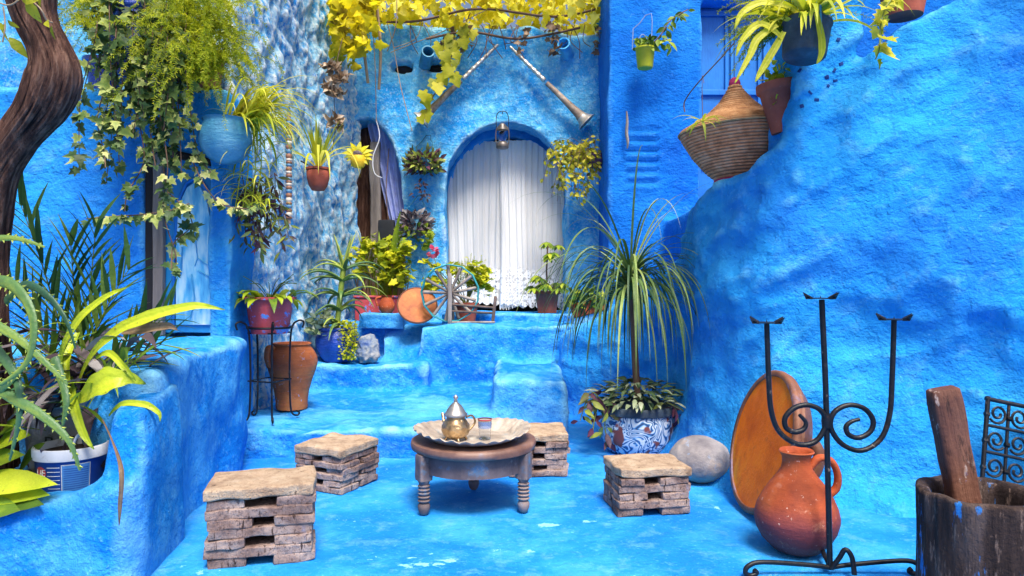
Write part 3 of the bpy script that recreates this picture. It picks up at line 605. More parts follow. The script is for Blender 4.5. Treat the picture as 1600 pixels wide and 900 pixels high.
MB().box((2.54, 7.56, 3.10), (1.02, .06, 2.36)).build('door_leaf', 'door_blue', dt, smooth=False)
b = MB()
for cx in (2.06, 2.36, 2.42, 2.72, 2.78, 3.03): b.box((cx, 7.515, 3.1), (.035, .03, 2.3))
for z in (1.97, 2.55, 3.35, 4.22): b.box((2.54, 7.513, z), (1.0, .028, .06))
b.build('moulding', 'door_blue', dt, smooth=False, bevel=.006)
b = MB(); b.box((2.44, 7.52, 3.1), (.012, .03, 2.3)); b.build('dark_gap', 'dark', dt, smooth=False)

# ================================================================== ON THE FLOOR
random.seed(11)
# --- four stools of stacked cork slabs
def stool(cx, cy, rz, sx, sy, h, layers, label, seed):
    random.seed(seed)
    t = thing('cork_stool', label, 'stool', (cx, cy, 0), rz, 'cork slab stools round the low table')
    top = .052; lh = (h - top) / layers; z = 0
    for L in range(layers):
        ends = (layers - 1 - L) % 2 == 0          # tier of slabs pointing at the viewer
        for s in (-1, 1):
            j = lambda a: U(-a, a)
            if ends:
                wd = sx * U(.34, .42); c = (s * (sx - wd) / 2 + j(.008), j(.008), z + lh / 2); sz = (wd, sy * U(.96, 1.03), lh * 1.07)
            else:
                wd = sy * U(.44, .49); c = (j(.008), s * (sy - wd) / 2 + j(.006), z + lh / 2); sz = (sx * U(.96, 1.03), wd, lh * 1.07)
            m = Matrix.Rotation(U(-.03, .03), 3, 'Z') @ Matrix.Rotation(U(-.02, .02), 3, 'Y')
            MB().rbox(c, sz, m, r=.007, cuts=13, amp=.008, sc=15, seed=seed + L + s).build('cork_slab', 'cork', t, local=True)
        z += lh
    MB().rbox((0, 0, z + top / 2), (sx * 1.02, sy * 1.03, top), Matrix.Rotation(.012, 3, 'X'), r=.012, cuts=18, amp=.011, sc=9, seed=seed).build('top_slab', 'cork_top', t, local=True)
    return t
stool(-1.125, 3.09, R(15), .44, .30, .345, 7, 'tallest cork stool, of seven stacked tiers, standing by the planter wall', 1)
stool(-1.075, 4.20, R(-27), .36, .35, .262, 6, 'square cork stool turned cornerwise between the low table and the bottom step', 2)
stool(.165, 4.52, R(2), .37, .36, .272, 6, 'cork slab stool half hidden behind the low round table', 3)
stool(.735, 3.75, R(8), .385, .31, .252, 5, 'cork slab stool beside the grey boulder and the big orange dish', 4)

# --- the low round table, its tray, pot and glass
TX, TY, TZ = -.215, 3.80, .365
t = thing('low_table', 'low round wooden table with turned legs under the metal tray', 'table', (TX, TY, 0))
MB().lathe([(0, TZ - .05), (.325, TZ - .05), (.343, TZ - .042), (.348, TZ - .02), (.343, TZ - .004), (.33, TZ), (0, TZ)], 56, (TX, TY, 0), wob=.006).build('tabletop', 'table_top', t)
MB().lathe([(.285, TZ - .052), (.305, TZ - .055), (.302, TZ - .15), (.28, TZ - .15), (.28, TZ - .06)], 48, (TX, TY, 0), wob=.004).build('apron', 'old_wood', t)
for lx, ly in ((-.467, 3.62), (.062, 3.66), (-.228, 4.07)):
    b = MB(); b.rbox((lx, ly, TZ - .115), (.075, .075, .14), Matrix.Rotation(math.atan2(ly - TY, lx - TX), 3, 'Z'), r=.01, cuts=6, amp=.002)
    pr_ = [(0, 0), (.018, .001), (.026, .012), (.031, .028), (.033, .045), (.028, .058), (.022, .062)]
    z = .064
    for i in range(5): pr_ += [(.024, z), (.032, z + .006), (.033, z + .012), (.025, z + .0185)]; z += .0195
    pr_ += [(.026, z + .002), (.036, TZ - .18), (.036, TZ - .15), (0, TZ - .15)]
    b.lathe(pr_, 20, (lx, ly, 0)); b.build('leg', 'old_wood', t)
b = MB(); sc = lambda q, r, z: 1 + (.028 * (abs(math.sin(q * 15)) - .5) if r > .25 else 0)
b.lathe([(0, TZ + .003), (.20, TZ + .003), (.235, TZ + .010), (.285, TZ + .040), (.318, TZ + .056), (.322, TZ + .060), (.317, TZ + .063), (.28, TZ + .048), (.232, TZ + .017), (.20, TZ + .010), (0, TZ + .010)], 132, (TX - .005, TY - .02, 0), rfun=sc, wob=.004)
for v in b.v:
    rr_ = math.hypot(v.x - TX, v.y - TY)
    if rr_ > .27: v.z += .004 * math.sin(math.atan2(v.y - TY, v.x - TX) * 15 * 2) * (rr_ - .27) / .05 + .012 * math.sin(math.atan2(v.y - TY, v.x - TX) * 2 + 1)
tag(b.build('tray', 'tray'), 'hammered metal tray with scalloped rim on the low table', 'tray')
PX, PY, PZ = -.305, 3.70, TZ + .012
t = thing('teapot', 'small brass teapot with silver domed lid on the tray', 'teapot', (PX, PY, PZ))
b = MB(); b.lathe([(0, .010), (.045, .012), (.068, .030), (.078, .055), (.076, .080), (.060, .105), (.050, .118), (.053, .130), (.050, .134)], 36, (PX, PY, PZ)); b.build('body', 'brass', t)
b = MB(); b.lathe([(.052, .128), (.063, .132), (.064, .142), (.055, .150), (.046, .166), (.032, .186), (.017, .200), (.010, .206), (.013, .212), (.006, .216), (0, .217)], 30, (PX, PY, PZ)); ld = b.build('lid', 'silver', t)
MB().lathe([(.005, .214), (.013, .226), (.014, .234), (.006, .242), (0, .246)], 16, (PX, PY, PZ)).build('finial', 'silver', ld)
for a in (20, 110, 200, 290):
    MB().tube([(PX + .045 * math.cos(R(a)), PY + .045 * math.sin(R(a)), PZ + .022), (PX + .062 * math.cos(R(a)), PY + .062 * math.sin(R(a)), PZ - .001)], [.009, .006], 8).build('foot', 'brass', t)
hp = smooth_path([(PX + .055, PY + .03, PZ + .118), (PX + .085, PY + .06, PZ + .12), (PX + .10, PY + .075, PZ + .08), (PX + .066, PY + .045, PZ + .04)], 5)
MB().tube(hp, .006, 8).build('handle', 'brass', t)
sp = smooth_path([(PX - .045, PY + .055, PZ + .05), (PX - .07, PY + .09, PZ + .08), (PX - .085, PY + .115, PZ + .125)], 5)
MB().tube(sp, [.016 - .0009 * i for i in range(len(sp))], 8).build('spout', 'brass', t)
gl = bpy.data.materials.new('clear_glass'); N, Lk = nt(gl); bb = N["Principled BSDF"]; bb.inputs['Transmission Weight'].default_value = 1; bb.inputs['Roughness'].default_value = .03; bb.inputs['IOR'].default_value = 1.25; bb.inputs['Base Color'].default_value = (.93, .96, 1, 1)
GX, GY, GZ = -.148, 3.72, TZ + .012
t = thing('tea_glass', 'clear tea glass with a blue band standing on the tray', 'glass', (GX, GY, GZ))
MB().lathe([(0, .001), (.031, .001), (.036, .108), (.0385, .108), (.0385, .110), (.0345, .110), (.029, .006), (0, .006)], 28, (GX, GY, GZ)).build('tumbler', gl, t)
gb = bpy.data.materials.new('glass_band'); N, Lk = nt(gb); bb = N["Principled BSDF"]; bb.inputs['Base Color'].default_value = (.03, .2, .62, 1); bb.inputs['Alpha'].default_value = .55; bb.inputs['Roughness'].default_value = .1
MB().lathe([(.0365, .062), (.0385, .098)], 28, (GX, GY, GZ), close=False).build('painted_band', gb, t)
MB().lathe([(.0385, .104), (.0395, .107), (.0388, .111)], 28, (GX, GY, GZ), close=False).build('gilt_rim', 'red_pot', t)

# --- boulder, leaning dish, jug
tag(MB().ball((1.17, 4.26, .133), (.19, .165, .142), .045, 1.5, 4, 5).build('boulder', 'stone', at=(1.17, 4.26, 0)), 'smooth grey boulder between a cork stool and the orange dish', 'boulder')
nrm = V((-.966, -.03, .25)).normalized(); up = (V((0, 0, 1)) - nrm * nrm.z).normalized(); sd = up.cross(nrm).normalized()
DM = Matrix((sd, up, nrm)).transposed(); RD = .378; DC = V((1.265, 3.64, .012)) + up * RD + nrm * .02
t = thing('clay_dish', 'huge orange glazed clay dish leaning against the blue parapet', 'dish', (1.285, 3.62, 0))
MB().lathe([(0, -.125), (.12, -.122), (.21, -.105), (.28, -.07), (.33, -.025), (.35, .012)], 64, DC, DM, wob=.004).build('glazed_bowl', 'glaze', t)
MB().lathe([(.349, .010), (.353, .020), (.372, .022), (.384, .012), (.385, -.008), (.374, -.018), (.378, -.030), (.366, -.044), (.31, -.105), (.22, -.14), (0, -.145)], 64, DC, DM, wob=.004).build('rim', 'dish_out', t)
lug = smooth_path([DC + sd * (-.30) * s_ + up * u_ + nrm * (-.08 - k_) for s_, u_, k_ in ((-1.12, .10, .0), (-1.22, .06, .03), (-1.24, 0, .04), (-1.22, -.06, .03), (-1.12, -.10, 0))], 4)
MB().tube(lug, .028, 10).build('lug', 'dish_out', t)
JX, JY = 1.305, 3.13
t = thing('clay_jug', 'round bellied red clay jug with a loop handle beside the candle stand', 'jug', (JX, JY, 0))
MB().lathe([(0, .002), (.085, .002), (.105, .010), (.150, .055), (.175, .10), (.186, .142), (.186, .165), (.176, .205), (.155, .250), (.120, .305), (.088, .345), (.070, .375), (.063, .405), (.064, .430), (.073, .446), (.078, .452), (.074, .458), (.064, .452), (.056, .43), (.055, .38), (0, .37)], 52, (JX, JY, 0), wob=.006, a=[0] * 6 + [.08, .3] + [.6] * 14).build('body', 'terra', t)
hp = smooth_path([(JX + .055, JY - .01, .385), (JX + .10, JY - .015, .425), (JX + .15, JY - .02, .41), (JX + .178, JY - .02, .35), (JX + .172, JY - .02, .29), (JX + .135, JY - .015, .255)], 6)
MB().tube(hp, [.027 - .005 * math.sin(i / len(hp) * 3.14) for i in range(len(hp))], 12, flat=.7).build('handle', 'terra', t)

# --- wrought iron stand for three candles
CD = 2.88
Q = lambda px, py, dd=0: P(px, py, CD + dd)
t = thing('candle_stand', 'black wrought iron candle stand with three square plates and scrolls', 'candle stand', (1.345, CD, 0))
MB().tube([Q(1284, 468), Q(1290, 600), Q(1297, 887)], .0118, 10).build('stem', 'iron', t)
sw = [.0125] * 200
for pts in ([(1198, 506), (1201, 590), (1205, 642), (1218, 675), (1246, 694), (1274, 690), (1290, 664), (1284, 643), (1264, 633), (1242, 637), (1227, 652), (1228, 668), (1241, 675), (1255, 671), (1259, 660), (1249, 648)],
            [(1397, 500), (1394, 590), (1390, 648), (1376, 686), (1346, 704), (1316, 694), (1298, 668), (1303, 645), (1325, 633), (1350, 638), (1364, 656), (1360, 674), (1342, 684), (1326, 679), (1322, 667), (1330, 659), (1343, 655)]):
    sp = smooth_path([Q(x, y, -.004) for x, y in pts], 5); n = len(sp)
    MB().tube(sp, [.011 if i < n * .85 else .011 - .004 * (i - n * .85) / (n * .15) for i in range(n)], 10).build('scroll_arm', 'iron', t)
MB().lathe([(0, 0), (.02, 0), (.022, .03), (.02, .06), (0, .06)], 12, (Q(1292, 655).x, CD, Q(1292, 668).z)).build('collar', 'iron', t)
for px, py, rz in ((1282, 466, -.40), (1198, 504, -.34), (1397, 499, -.50)):
    c = Q(px, py); b = MB(); m = Matrix.Rotation(rz, 3, 'Z'); s = .056
    b.box(c, (2 * s, 2 * s, .004), rz)
    for a in range(4):
        r_ = m @ Matrix.Rotation(R(90 * a), 3, 'Z')
        p0 = c + r_ @ V((s - .026, s + .001, 0)); p1 = c + r_ @ V((s + .001, s - .026, 0)); tip = c + r_ @ V((s + .012, s + .012, .022)); dn = V((0, 0, .004))
        b.add([p0 - dn, p1 - dn, tip, p0 + dn, p1 + dn, tip + dn], [(0, 1, 2), (3, 5, 4), (0, 3, 4, 1), (1, 4, 5, 2), (2, 5, 3, 0)])
    b.lathe([(0, .002), (.003, .002), (0, .014)], 6, c); b.build('candle_plate', 'iron', t, smooth=False)
hub = Q(1297, 887)
for ang, L in ((186, .36), (-3, .36), (78, .32)):
    d = V((math.cos(R(ang)), math.sin(R(ang)), 0))
    sp = smooth_path([hub, hub + d * .08 + V((0, 0, .014)), hub + d * (L * .82) + V((0, 0, .036)), hub + d * L + V((0, 0, .022)), hub + d * (L * 1.035) + V((0, 0, -.006)), hub + d * (L * .97) + V((0, 0, -.018)), hub + d * (L * .90) + V((0, 0, -.008)), hub + d * (L * .93) + V((0, 0, .004))], 5)
    MB().tube(sp, .0105, 8).build('foot', 'iron', t)
sp = smooth_path([hub + V((0, -.01, 0)), hub + V((.03, -.02, .05)), hub + V((.05, -.03, .088)), hub + V((.072, -.04, .06)), hub + V((.08, -.045, -.01))], 5)
MB().tube(sp, .0105, 8).build('brace', 'iron', t)

# --- wooden mortar with its pestle, iron grille behind
MX, MY = 1.685, 2.45
t = thing('log_mortar', 'hollow dark log mortar streaked with blue paint', 'mortar', (MX, MY, 0))
def lw(q, r, z): return 1 + (.022 * noise.noise(V((math.cos(q) * 16, math.sin(q) * 16, z * 2.5))) + .012 * noise.noise(V((math.cos(q) * 34, math.sin(q) * 34, z * 4))) if r > .19 else 0) + .03 * noise.noise(V((math.cos(q) * 2, math.sin(q) * 2, z * 2))) + .014 * noise.noise(V((math.cos(q) * 9, math.sin(q) * 9, z * 1.5)))
b = MB(); b.lathe([(0, 0), (.20, 0)] + [(.205, .02 + .44 * i / 16) for i in range(17)] + [(.203, .468), (.196, .474), (.178, .472), (.163, .462), (.156, .44), (.15, .36), (.13, .24), (.06, .18), (0, .17)], 180, (MX, MY, 0), rfun=lw, wob=.004)
for v in b.v:
    if v.z > .44: v.z += .010 * noise.noise(V((v.x * 12, v.y * 12, 0)))
b.build('hollow_log', 'log', t)
a0 = V((1.715, 2.53, .20)); a1 = V((1.570, 2.49, .835)); ax = (a1 - a0).normalized(); sx_ = (V((1, 0, 0)) - ax * ax.x).normalized(); sy_ = ax.cross(sx_)
b = MB(); b.rbox((0, 0, 0), (.112, .062, (a1 - a0).length), r=.016, cuts=14, amp=.007, sc=7)
ob = b.build('wooden_pestle', 'pestle', at=(0, 0, 0)); ob.matrix_world = Matrix.Translation((a0 + a1) / 2) @ Matrix((sx_, sy_, ax)).transposed().to_4x4()
tag(ob, 'thick worn wooden beam leaning out of the hollow log mortar', 'pestle')
t = thing('iron_grille', 'black iron window grille with scrollwork leaning behind the log mortar', 'grille', (2.42, 3.55, 0))
g0 = V((2.405, 3.45, .64)); gu = V((.96, -.10, -.20)).normalized(); gv = (V((-.16, -.22, -.95))).normalized(); gv = (gv - gu * gv.dot(gu)).normalized(); gn = gu.cross(gv)
G = lambda u, v, o=0: g0 + gu * u + gv * v + gn * o
WD, HT = .52, .66; cw, ch = WD / 5, HT / 5
b = MB()
for u in (0, WD): b.tube([G(u, -.012), G(u, HT + .012)], .011, 8)
for v in (0, HT): b.tube([G(-.012, v), G(WD + .012, v)], .011, 8)
b.build('outer_frame', 'iron', t)
for i in (1, 2, 3, 4): MB().tube([G(cw * i, 0, .003), G(cw * i, HT, .003)], .008, 8).build('bar', 'iron', t)
for i in (1, 2, 3, 4): MB().tube([G(0, ch * i, -.004), G(WD, ch * i, -.004)], .008, 8).build('bar', 'iron', t)
b = MB()
for i in range(5):
    for j in range(5):
        f = 1 if (i + j) % 2 else -1
        c0 = (cw * (i + .5), ch * (j + .5)); pts = []
        for k in range(26):
            q = k / 25; an = f * (q * 9.2) + (.6 if f > 0 else 2.5); r_ = .044 * (1 - .74 * q); pts.append(G(c0[0] + r_ * math.cos(an) * 1.02, c0[1] + r_ * math.sin(an) * 1.15))
        b.tube(pts, .0066, 6)
        for s in (-1, 1): b.tube([G(c0[0] + s * cw * .5 - .010, c0[1] + .012), G(c0[0] + s * cw * .5 + .010, c0[1] + .012)], .013, 6)
b.build('scroll_lattice', 'iron', t)

# ================================================================== HANGING ON AND STANDING BY THE WALLS
random.seed(21)
# --- lace curtain in the big arch (two overlapping panels)
lc = bpy.data.materials.new('lace'); N, Lk = nt(lc); bb = N["Principled BSDF"]; bb.inputs['Base Color'].default_value = (.93, .92, .90, 1); bb.inputs['Roughness'].default_value = .9
trl = N.new("ShaderNodeBsdfTranslucent"); trl.inputs[0].default_value = (.88, .88, .93, 1); tsp = N.new("ShaderNodeBsdfTransparent")
m1 = N.new("ShaderNodeMixShader"); m1.inputs[0].default_value = .12; Lk.new(bb.outputs[0], m1.inputs[1]); Lk.new(trl.outputs[0], m1.inputs[2])
uv = N.new("ShaderNodeAttribute"); uv.attribute_name = 'v'        # height along the cloth
tc = N.new("ShaderNodeTexCoord")
vo = N.new("ShaderNodeTexVoronoi"); vo.inputs['Scale'].default_value = 22; vo.inputs['Randomness'].default_value = .35; Lk.new(tc.outputs['Object'], vo.inputs['Vector'])
vo2 = N.new("ShaderNodeTexNoise"); vo2.inputs['Scale'].default_value = 20; vo2.inputs['Detail'].default_value = 4; Lk.new(tc.outputs['Object'], vo2.inputs['Vector'])
hole = rng(N, Lk, vo.outputs['Distance'], .16, .22)             # dark eyelets
lacem = rng(N, Lk, uv.outputs['Fac'], .235, .20)                # 1 in the lace border
flow = rng(N, Lk, vo2.outputs[0], .40, .46)
hem = rng(N, Lk, uv.outputs['Fac'], .33, .20)
def mth(op, a, c):
    x = N.new("ShaderNodeMath"); x.operation = op
    for i, s in enumerate((a, c)):
        if isinstance(s, (int, float)): x.inputs[i].default_value = s
        else: Lk.new(s, x.inputs[i])
    return x.outputs[0]
sheer = .72
wv = N.new("ShaderNodeTexWave"); wv.inputs['Scale'].default_value = 90; wv.bands_direction = 'X'; wv.inputs['Distortion'].default_value = .6; Lk.new(tc.outputs['Object'], wv.inputs['Vector'])
body = mth('ADD', mth('MULTIPLY', wv.outputs[0], .14), sheer - .07)
up_l = mth('MAXIMUM', body, mth('MULTIPLY', mth('MULTIPLY', hem, flow), .97))
inlace = mth('MULTIPLY', mth('MAXIMUM', flow, .55), mth('MAXIMUM', hole, .12))
al = N.new("ShaderNodeMix"); Lk.new(lacem, al.inputs[0]); Lk.new(up_l, al.inputs[2]); Lk.new(inlace, al.inputs[3])
m2 = N.new("ShaderNodeMixShader"); Lk.new(al.outputs[0], m2.inputs[0]); Lk.new(tsp.outputs[0], m2.inputs[1]); Lk.new(m1.outputs[0], m2.inputs[2]); Lk.new(m2.outputs[0], N["Material Output"].inputs[0])
t = thing('lace_curtain', 'sheer white lace curtain hanging in the large arched doorway', 'curtain', (-.075, 8.64, .9))
def drape(x0, x1, y, z0, z1, seed, folds, amp, nx=150, nz=44, gather=1.0):
    b = MB(); gap = []
    for j in range(nz + 1):
        h = j / nz
        for i in range(nx + 1):
            u = i / nx; x = x0 + (x1 - x0) * u
            top = 2.30 + .80 * math.sqrt(max(0, 1 - ((x + .075) / .73) ** 2)) if abs(x + .075) < .73 else 2.30
            zt = min(z1, top + .03); sc_ = z0 + .035 * (1 - abs(math.sin(u * 26 + seed))) + .03 * math.sin(u * 3 + seed)
            z = sc_ + (zt - sc_) * h
            f = math.sin(u * folds * 6.28 + seed + 1.2 * math.sin(u * 9 + seed)) + .4 * math.sin(u * folds * 15 + seed * 2)
            b.v.append(V((x + .015 * math.sin(h * 4 + u * 6), y + amp * f * (.65 + .35 * h) + .012 * noise.noise(V((u * 6, h * 2, seed))), z))); b.a.append(h)
    b.f = [(j * (nx + 1) + i, j * (nx + 1) + i + 1, (j + 1) * (nx + 1) + i + 1, (j + 1) * (nx + 1) + i) for j in range(nz) for i in range(nx)]
    return b
drape(-.82, .16, 8.66, .965, 3.06, 1, 10, .013).build('panel', lc, t)
drape(-.14, .68, 8.60, .955, 3.06, 2, 10, .013).build('panel', lc, t)
drape(-.16, .12, 8.63, .95, 3.06, 4, 5, .022).build('panel', lc, t)
b = MB(); lv = plain('lavender_cloth', (.34, .40, .72), .85)
for j in range(21):
    for i in range(31):
        u = i / 30; h = j / 20; z = 1.6 + 1.75 * h; xl = -1.82 + .42 * (1 - h) ** 1.1
        b.v.append(V((xl + u * (.46 - .36 * (1 - h)), 8.46 + .03 * math.sin(u * 22 + h), z - .5 * u * (1 - h) * 0))); b.a.append(.5)
b.f = [(j * 31 + i, j * 31 + i + 1, (j + 1) * 31 + i + 1, (j + 1) * 31 + i) for j in range(20) for i in range(30)]
tag(b.build('doorway_curtain', lv), 'lavender curtain pulled aside in the narrow dark doorway', 'curtain')
tag(MB().rbox((-1.68, 8.40, 1.90), (.13, .08, 2.2), r=.02, cuts=14, amp=.02, sc=3).build('door_jamb', 'grey_wood', at=(-1.68, 8.4, .82)), 'rough weathered grey post standing in the narrow doorway', 'post', kind='thing')
t = thing('meter_box', 'black box hanging from a cord in the narrow doorway', 'box', (-1.52, 8.28, 1.75))
MB().rbox((-1.52, 8.28, 1.89), (.20, .09, .27), r=.015, cuts=5, amp=.001).build('case', 'black', t)
MB().tube(smooth_path([(-1.50, 8.28, 2.02), (-1.53, 8.30, 2.4), (-1.50, 8.32, 2.9)], 6), .006, 6).build('cord', 'twig', t)
MB().tube(smooth_path([P(588, 188, 8.12), P(593, 215, 8.10), P(583, 245, 8.08), P(585, 270, 8.08), P(597, 278, 8.1)], 6), .006, 6).build('cable', 'whitew', t)

# --- two long horns crossed apart above the arch
prof = [(.014, 0), (.018, .02), (.016, .06)]
for i in range(7): prof += [(.019 + .0010 * i, .10 + .07 * i), (.024 + .001 * i, .115 + .07 * i), (.024 + .001 * i, .135 + .07 * i), (.020 + .001 * i, .15 + .07 * i)]
def horn(p0, p1, label):
    L = (p1 - p0).length; k = L / 1.28; ax = (p1 - p0).normalized(); m = ax.to_track_quat('Z', 'Y').to_matrix()
    t = thing('long_horn', label, 'horn', p0, 0, 'long horns above the arch')
    MB().lathe([(r, z * k) for r, z in prof], 18, p0, m).build('mouthpiece_tube', 'horn_metal', t)
    MB().lathe([(r * k, z * k) for r, z in ((.028, .61), (.034, .80), (.040, 1.0), (.050, 1.12), (.064, 1.18))], 20, p0, m, wob=.004, close=False).build('wooden_bore', 'horn', t)
    MB().lathe([(r * k, z * k) for r, z in ((.063, 1.175), (.085, 1.225), (.118, 1.26), (.122, 1.268), (.10, 1.262), (.04, 1.2), (.0, 1.16))], 24, p0, m).build('bell', 'horn_metal', t)
horn(P(778, 70, 8.10), P(656, 189, 8.06), 'long straight horn above the arch whose bell points at the grapevine spray')
horn(P(797, 73, 8.10), P(918, 192, 8.06), 'long banded horn above the arch whose bell points at the bushy wall basket')

# --- oil lantern
M['pewter'] = mk('dark_pewter', [(.3, (.06, .055, .055)), (.6, (.16, .14, .13)), (.8, (.32, .28, .24))], 12, 6, .45, .6)
LX, LY, LZ = P(785, 232, 8.02)
t = thing('oil_lantern', 'small rusty oil lantern hung at the top of the arch', 'lantern', (LX, LY, LZ))
o_ = (LX, LY, LZ)
MB().lathe([(0, 0), (.068, 0), (.075, .012), (.072, .05), (.055, .072), (.038, .082), (0, .082)], 24, o_).build('tank', 'pewter', t)
MB().lathe([(.036, .085), (.05, .12), (.052, .17), (.036, .21)], 24, o_, close=False).build('glass_globe', gl, t)
MB().lathe([(.04, .205), (.062, .215), (.058, .235), (.04, .25), (.042, .275), (.02, .295), (0, .3)], 24, o_).build('cap', 'pewter', t)
for s in (-1, 1): MB().tube(smooth_path([(LX + s * .066, LY, LZ + .03), (LX + s * .078, LY, LZ + .12), (LX + s * .07, LY, LZ + .22), (LX + s * .03, LY, LZ + .27)], 4), .008, 6).build('side_tube', 'pewter', t)
MB().tube(smooth_path([(LX - .07, LY, LZ + .23), (LX - .072, LY, LZ + .36), (LX - .04, LY, LZ + .43), (LX + .04, LY, LZ + .43), (LX + .072, LY, LZ + .36), (LX + .07, LY, LZ + .23)], 5), .005, 6).build('bail', 'iron', t)
MB().tube([(LX, LY, LZ + .425), (LX, LY + .12, LZ + .44)], .006, 6).build('hook', 'iron', t)

# --- beaded stick on the rough wall
sx, sy, _ = P(448, 260, 6.15); sx += .02
t = thing('beaded_stick', 'long striped stick wrapped in beads hanging on the rough wall', 'stick', (sx, sy, 1.75))
pz = 1.82; pr_ = [(0, 1.81)]; av = [.5]; k = 0
while pz < 2.72:
    h = U(.02, .045); v_ = (.1, .9, .1, .5)[k % 4]
    for r_, z_ in ((.021, .02), (.028, .3), (.028, .7), (.021, .98)): pr_.append((r_, pz + h * z_)); av.append(v_)
    pz += h; k += 1
bm_ = bpy.data.materials.new('bead_bands'); N, Lk = nt(bm_); at_ = N.new("ShaderNodeAttribute"); at_.attribute_name = 'v'
rr = ramp_node(N, [(.0, (.26, .12, .07)), (.35, (.07, .20, .36)), (.7, (.60, .54, .46))]); rr.color_ramp.interpolation = 'CONSTANT'; Lk.new(at_.outputs['Fac'], rr.inputs[0]); Lk.new(rr.outputs[0], N["Principled BSDF"].inputs['Base Color'])
MB().lathe(pr_, 14, (sx, sy, 0), a=av).build('bead_wrapping', bm_, t)
MB().lathe([(0, 1.78), (.017, 1.78), (.017, 2.78), (0, 2.78)], 10, (sx, sy, 0)).build('rod', 'horn', t)

# --- orange dish and the spoked spinning wheel on the platform
n2 = V((.18, -.86, .47)).normalized(); u2 = (V((0, 0, 1)) - n2 * n2.z).normalized(); s2 = u2.cross(n2); m = Matrix((s2, u2, n2)).transposed()
c = V((-.985, 7.16, .83)) + u2 * .215
t = thing('orange_dish', 'shallow orange clay dish propped up beside the spinning wheel', 'dish', (-.985, 7.16, .82))
MB().lathe([(0, -.095), (.06, -.092), (.12, -.075), (.17, -.04), (.195, -.01), (.20, .0)], 44, c, m).build('bowl', mk('orange_clay', [(.3, (.24, .05, .008)), (.5, (.40, .10, .012)), (.7, (.52, .18, .03))], 7, 8, .55, bumps=[('noise', 30, .004)]), t)
MB().lathe([(.199, -.001), (.208, .006), (.217, -.002), (.213, -.02), (.14, -.10), (0, -.115)], 44, c, m).build('rim', 'dish_out', t)
WC = P(703, 458, 7.10)
t = thing('spinning_wheel', 'wooden spinning wheel with teal rim on the platform edge', 'spinning wheel', (WC.x, WC.y, .83))
rim = [WC + V((.30 * math.cos(q), .02 * math.sin(2 * q), .30 * math.sin(q))) for q in [i * 6.2832 / 13 + .2 for i in range(14)]]
b = MB(); b.tube(rim, .008, 8); b.tube([p + V((0, .07, 0)) for p in rim], .008, 8)
for i in range(13): b.tube([rim[i], rim[(i + 1) % 13] + V((0, .07, 0))], .004, 6)
b.build('rim', 'teal', t)
for i in range(13):
    q = i * 6.2832 / 13 + .2; r_ = .295 if i % 2 else .28
    MB().tube([WC + V((.02 * math.cos(q), .035, .02 * math.sin(q))), WC + V((r_ * math.cos(q), .035, r_ * math.sin(q)))], [.013, .019], 7).build('spoke', 'grey_wood', t)
MB().tube([WC + V((0, -.06, 0)), WC + V((0, .14, 0))], .035, 12).build('hub', 'dwood', t)
MB().rbox((WC.x + .005, WC.y - .075, .83 + .25), (.042, .04, .54), r=.010, cuts=8, amp=.006).build('post', 'grey_wood', t)
MB().rbox((WC.x + .005, WC.y + .15, .83 + .19), (.055, .045, .36), r=.012, cuts=8, amp=.006).build('post', 'grey_wood', t)
for z0, z1 in ((.20, .165), (.13, .11)):
    MB().tube([(WC.x + .02, WC.y - .04, .83 + z0), (WC.x + .46, WC.y - .02, .83 + z1)], .012, 8).build('rail', 'dwood', t)
MB().rbox((WC.x + .46, WC.y - .01, .83 + .15), (.035, .045, .27), Matrix.Rotation(.10, 3, 'Y'), r=.008, cuts=8, amp=.005).build('upright', 'dwood', t)
MB().tube([(WC.x + .0, WC.y - .05, .845), (WC.x + .47, WC.y - .03, .845)], .012, 8).build('sole_bar', 'grey_wood', t)

# --- white stone beside the blue pot
tag(MB().ball((-1.475, 6.98, .57), (.125, .11, .15), .30, 1.5, 3, 5, flat=-.13).build('white_stone', mk('chalky_stone', [(.32, (.04, .10, .32)), (.46, (.17, .21, .28)), (.58, (.34, .34, .34)), (.7, (.24, .18, .15))], 7, 9, .9, bumps=[('noise', 16, .02)]), at=(-1.475, 6.98, .45)), 'small craggy whitewashed stone beside the cobalt glazed pot', 'stone')

# --- amphora on the lowest step
AX, AY = -1.83, 5.68
t = thing('amphora', 'tall narrow footed clay amphora behind the iron pot stand', 'amphora', (AX, AY, .2))
MB().lathe([(0, .0), (.125, .0), (.130, .02), (.128, .06), (.138, .14), (.160, .23), (.190, .32), (.204, .38), (.200, .43), (.172, .485), (.150, .51), (.146, .525), (.156, .535), (.152, .545), (.13, .54), (.12, .50), (0, .45)], 48, (AX, AY, .2), wob=.005).build('body', 'amphora', t)
hp = smooth_path([(AX - .11, AY - .11, .2 + .50), (AX - .135, AY - .17, .2 + .52), (AX - .145, AY - .18, .2 + .44), (AX - .14, AY - .14, .2 + .36)], 5)
MB().tube(hp, .026, 10, flat=.7).build('handle', 'amphora', t)

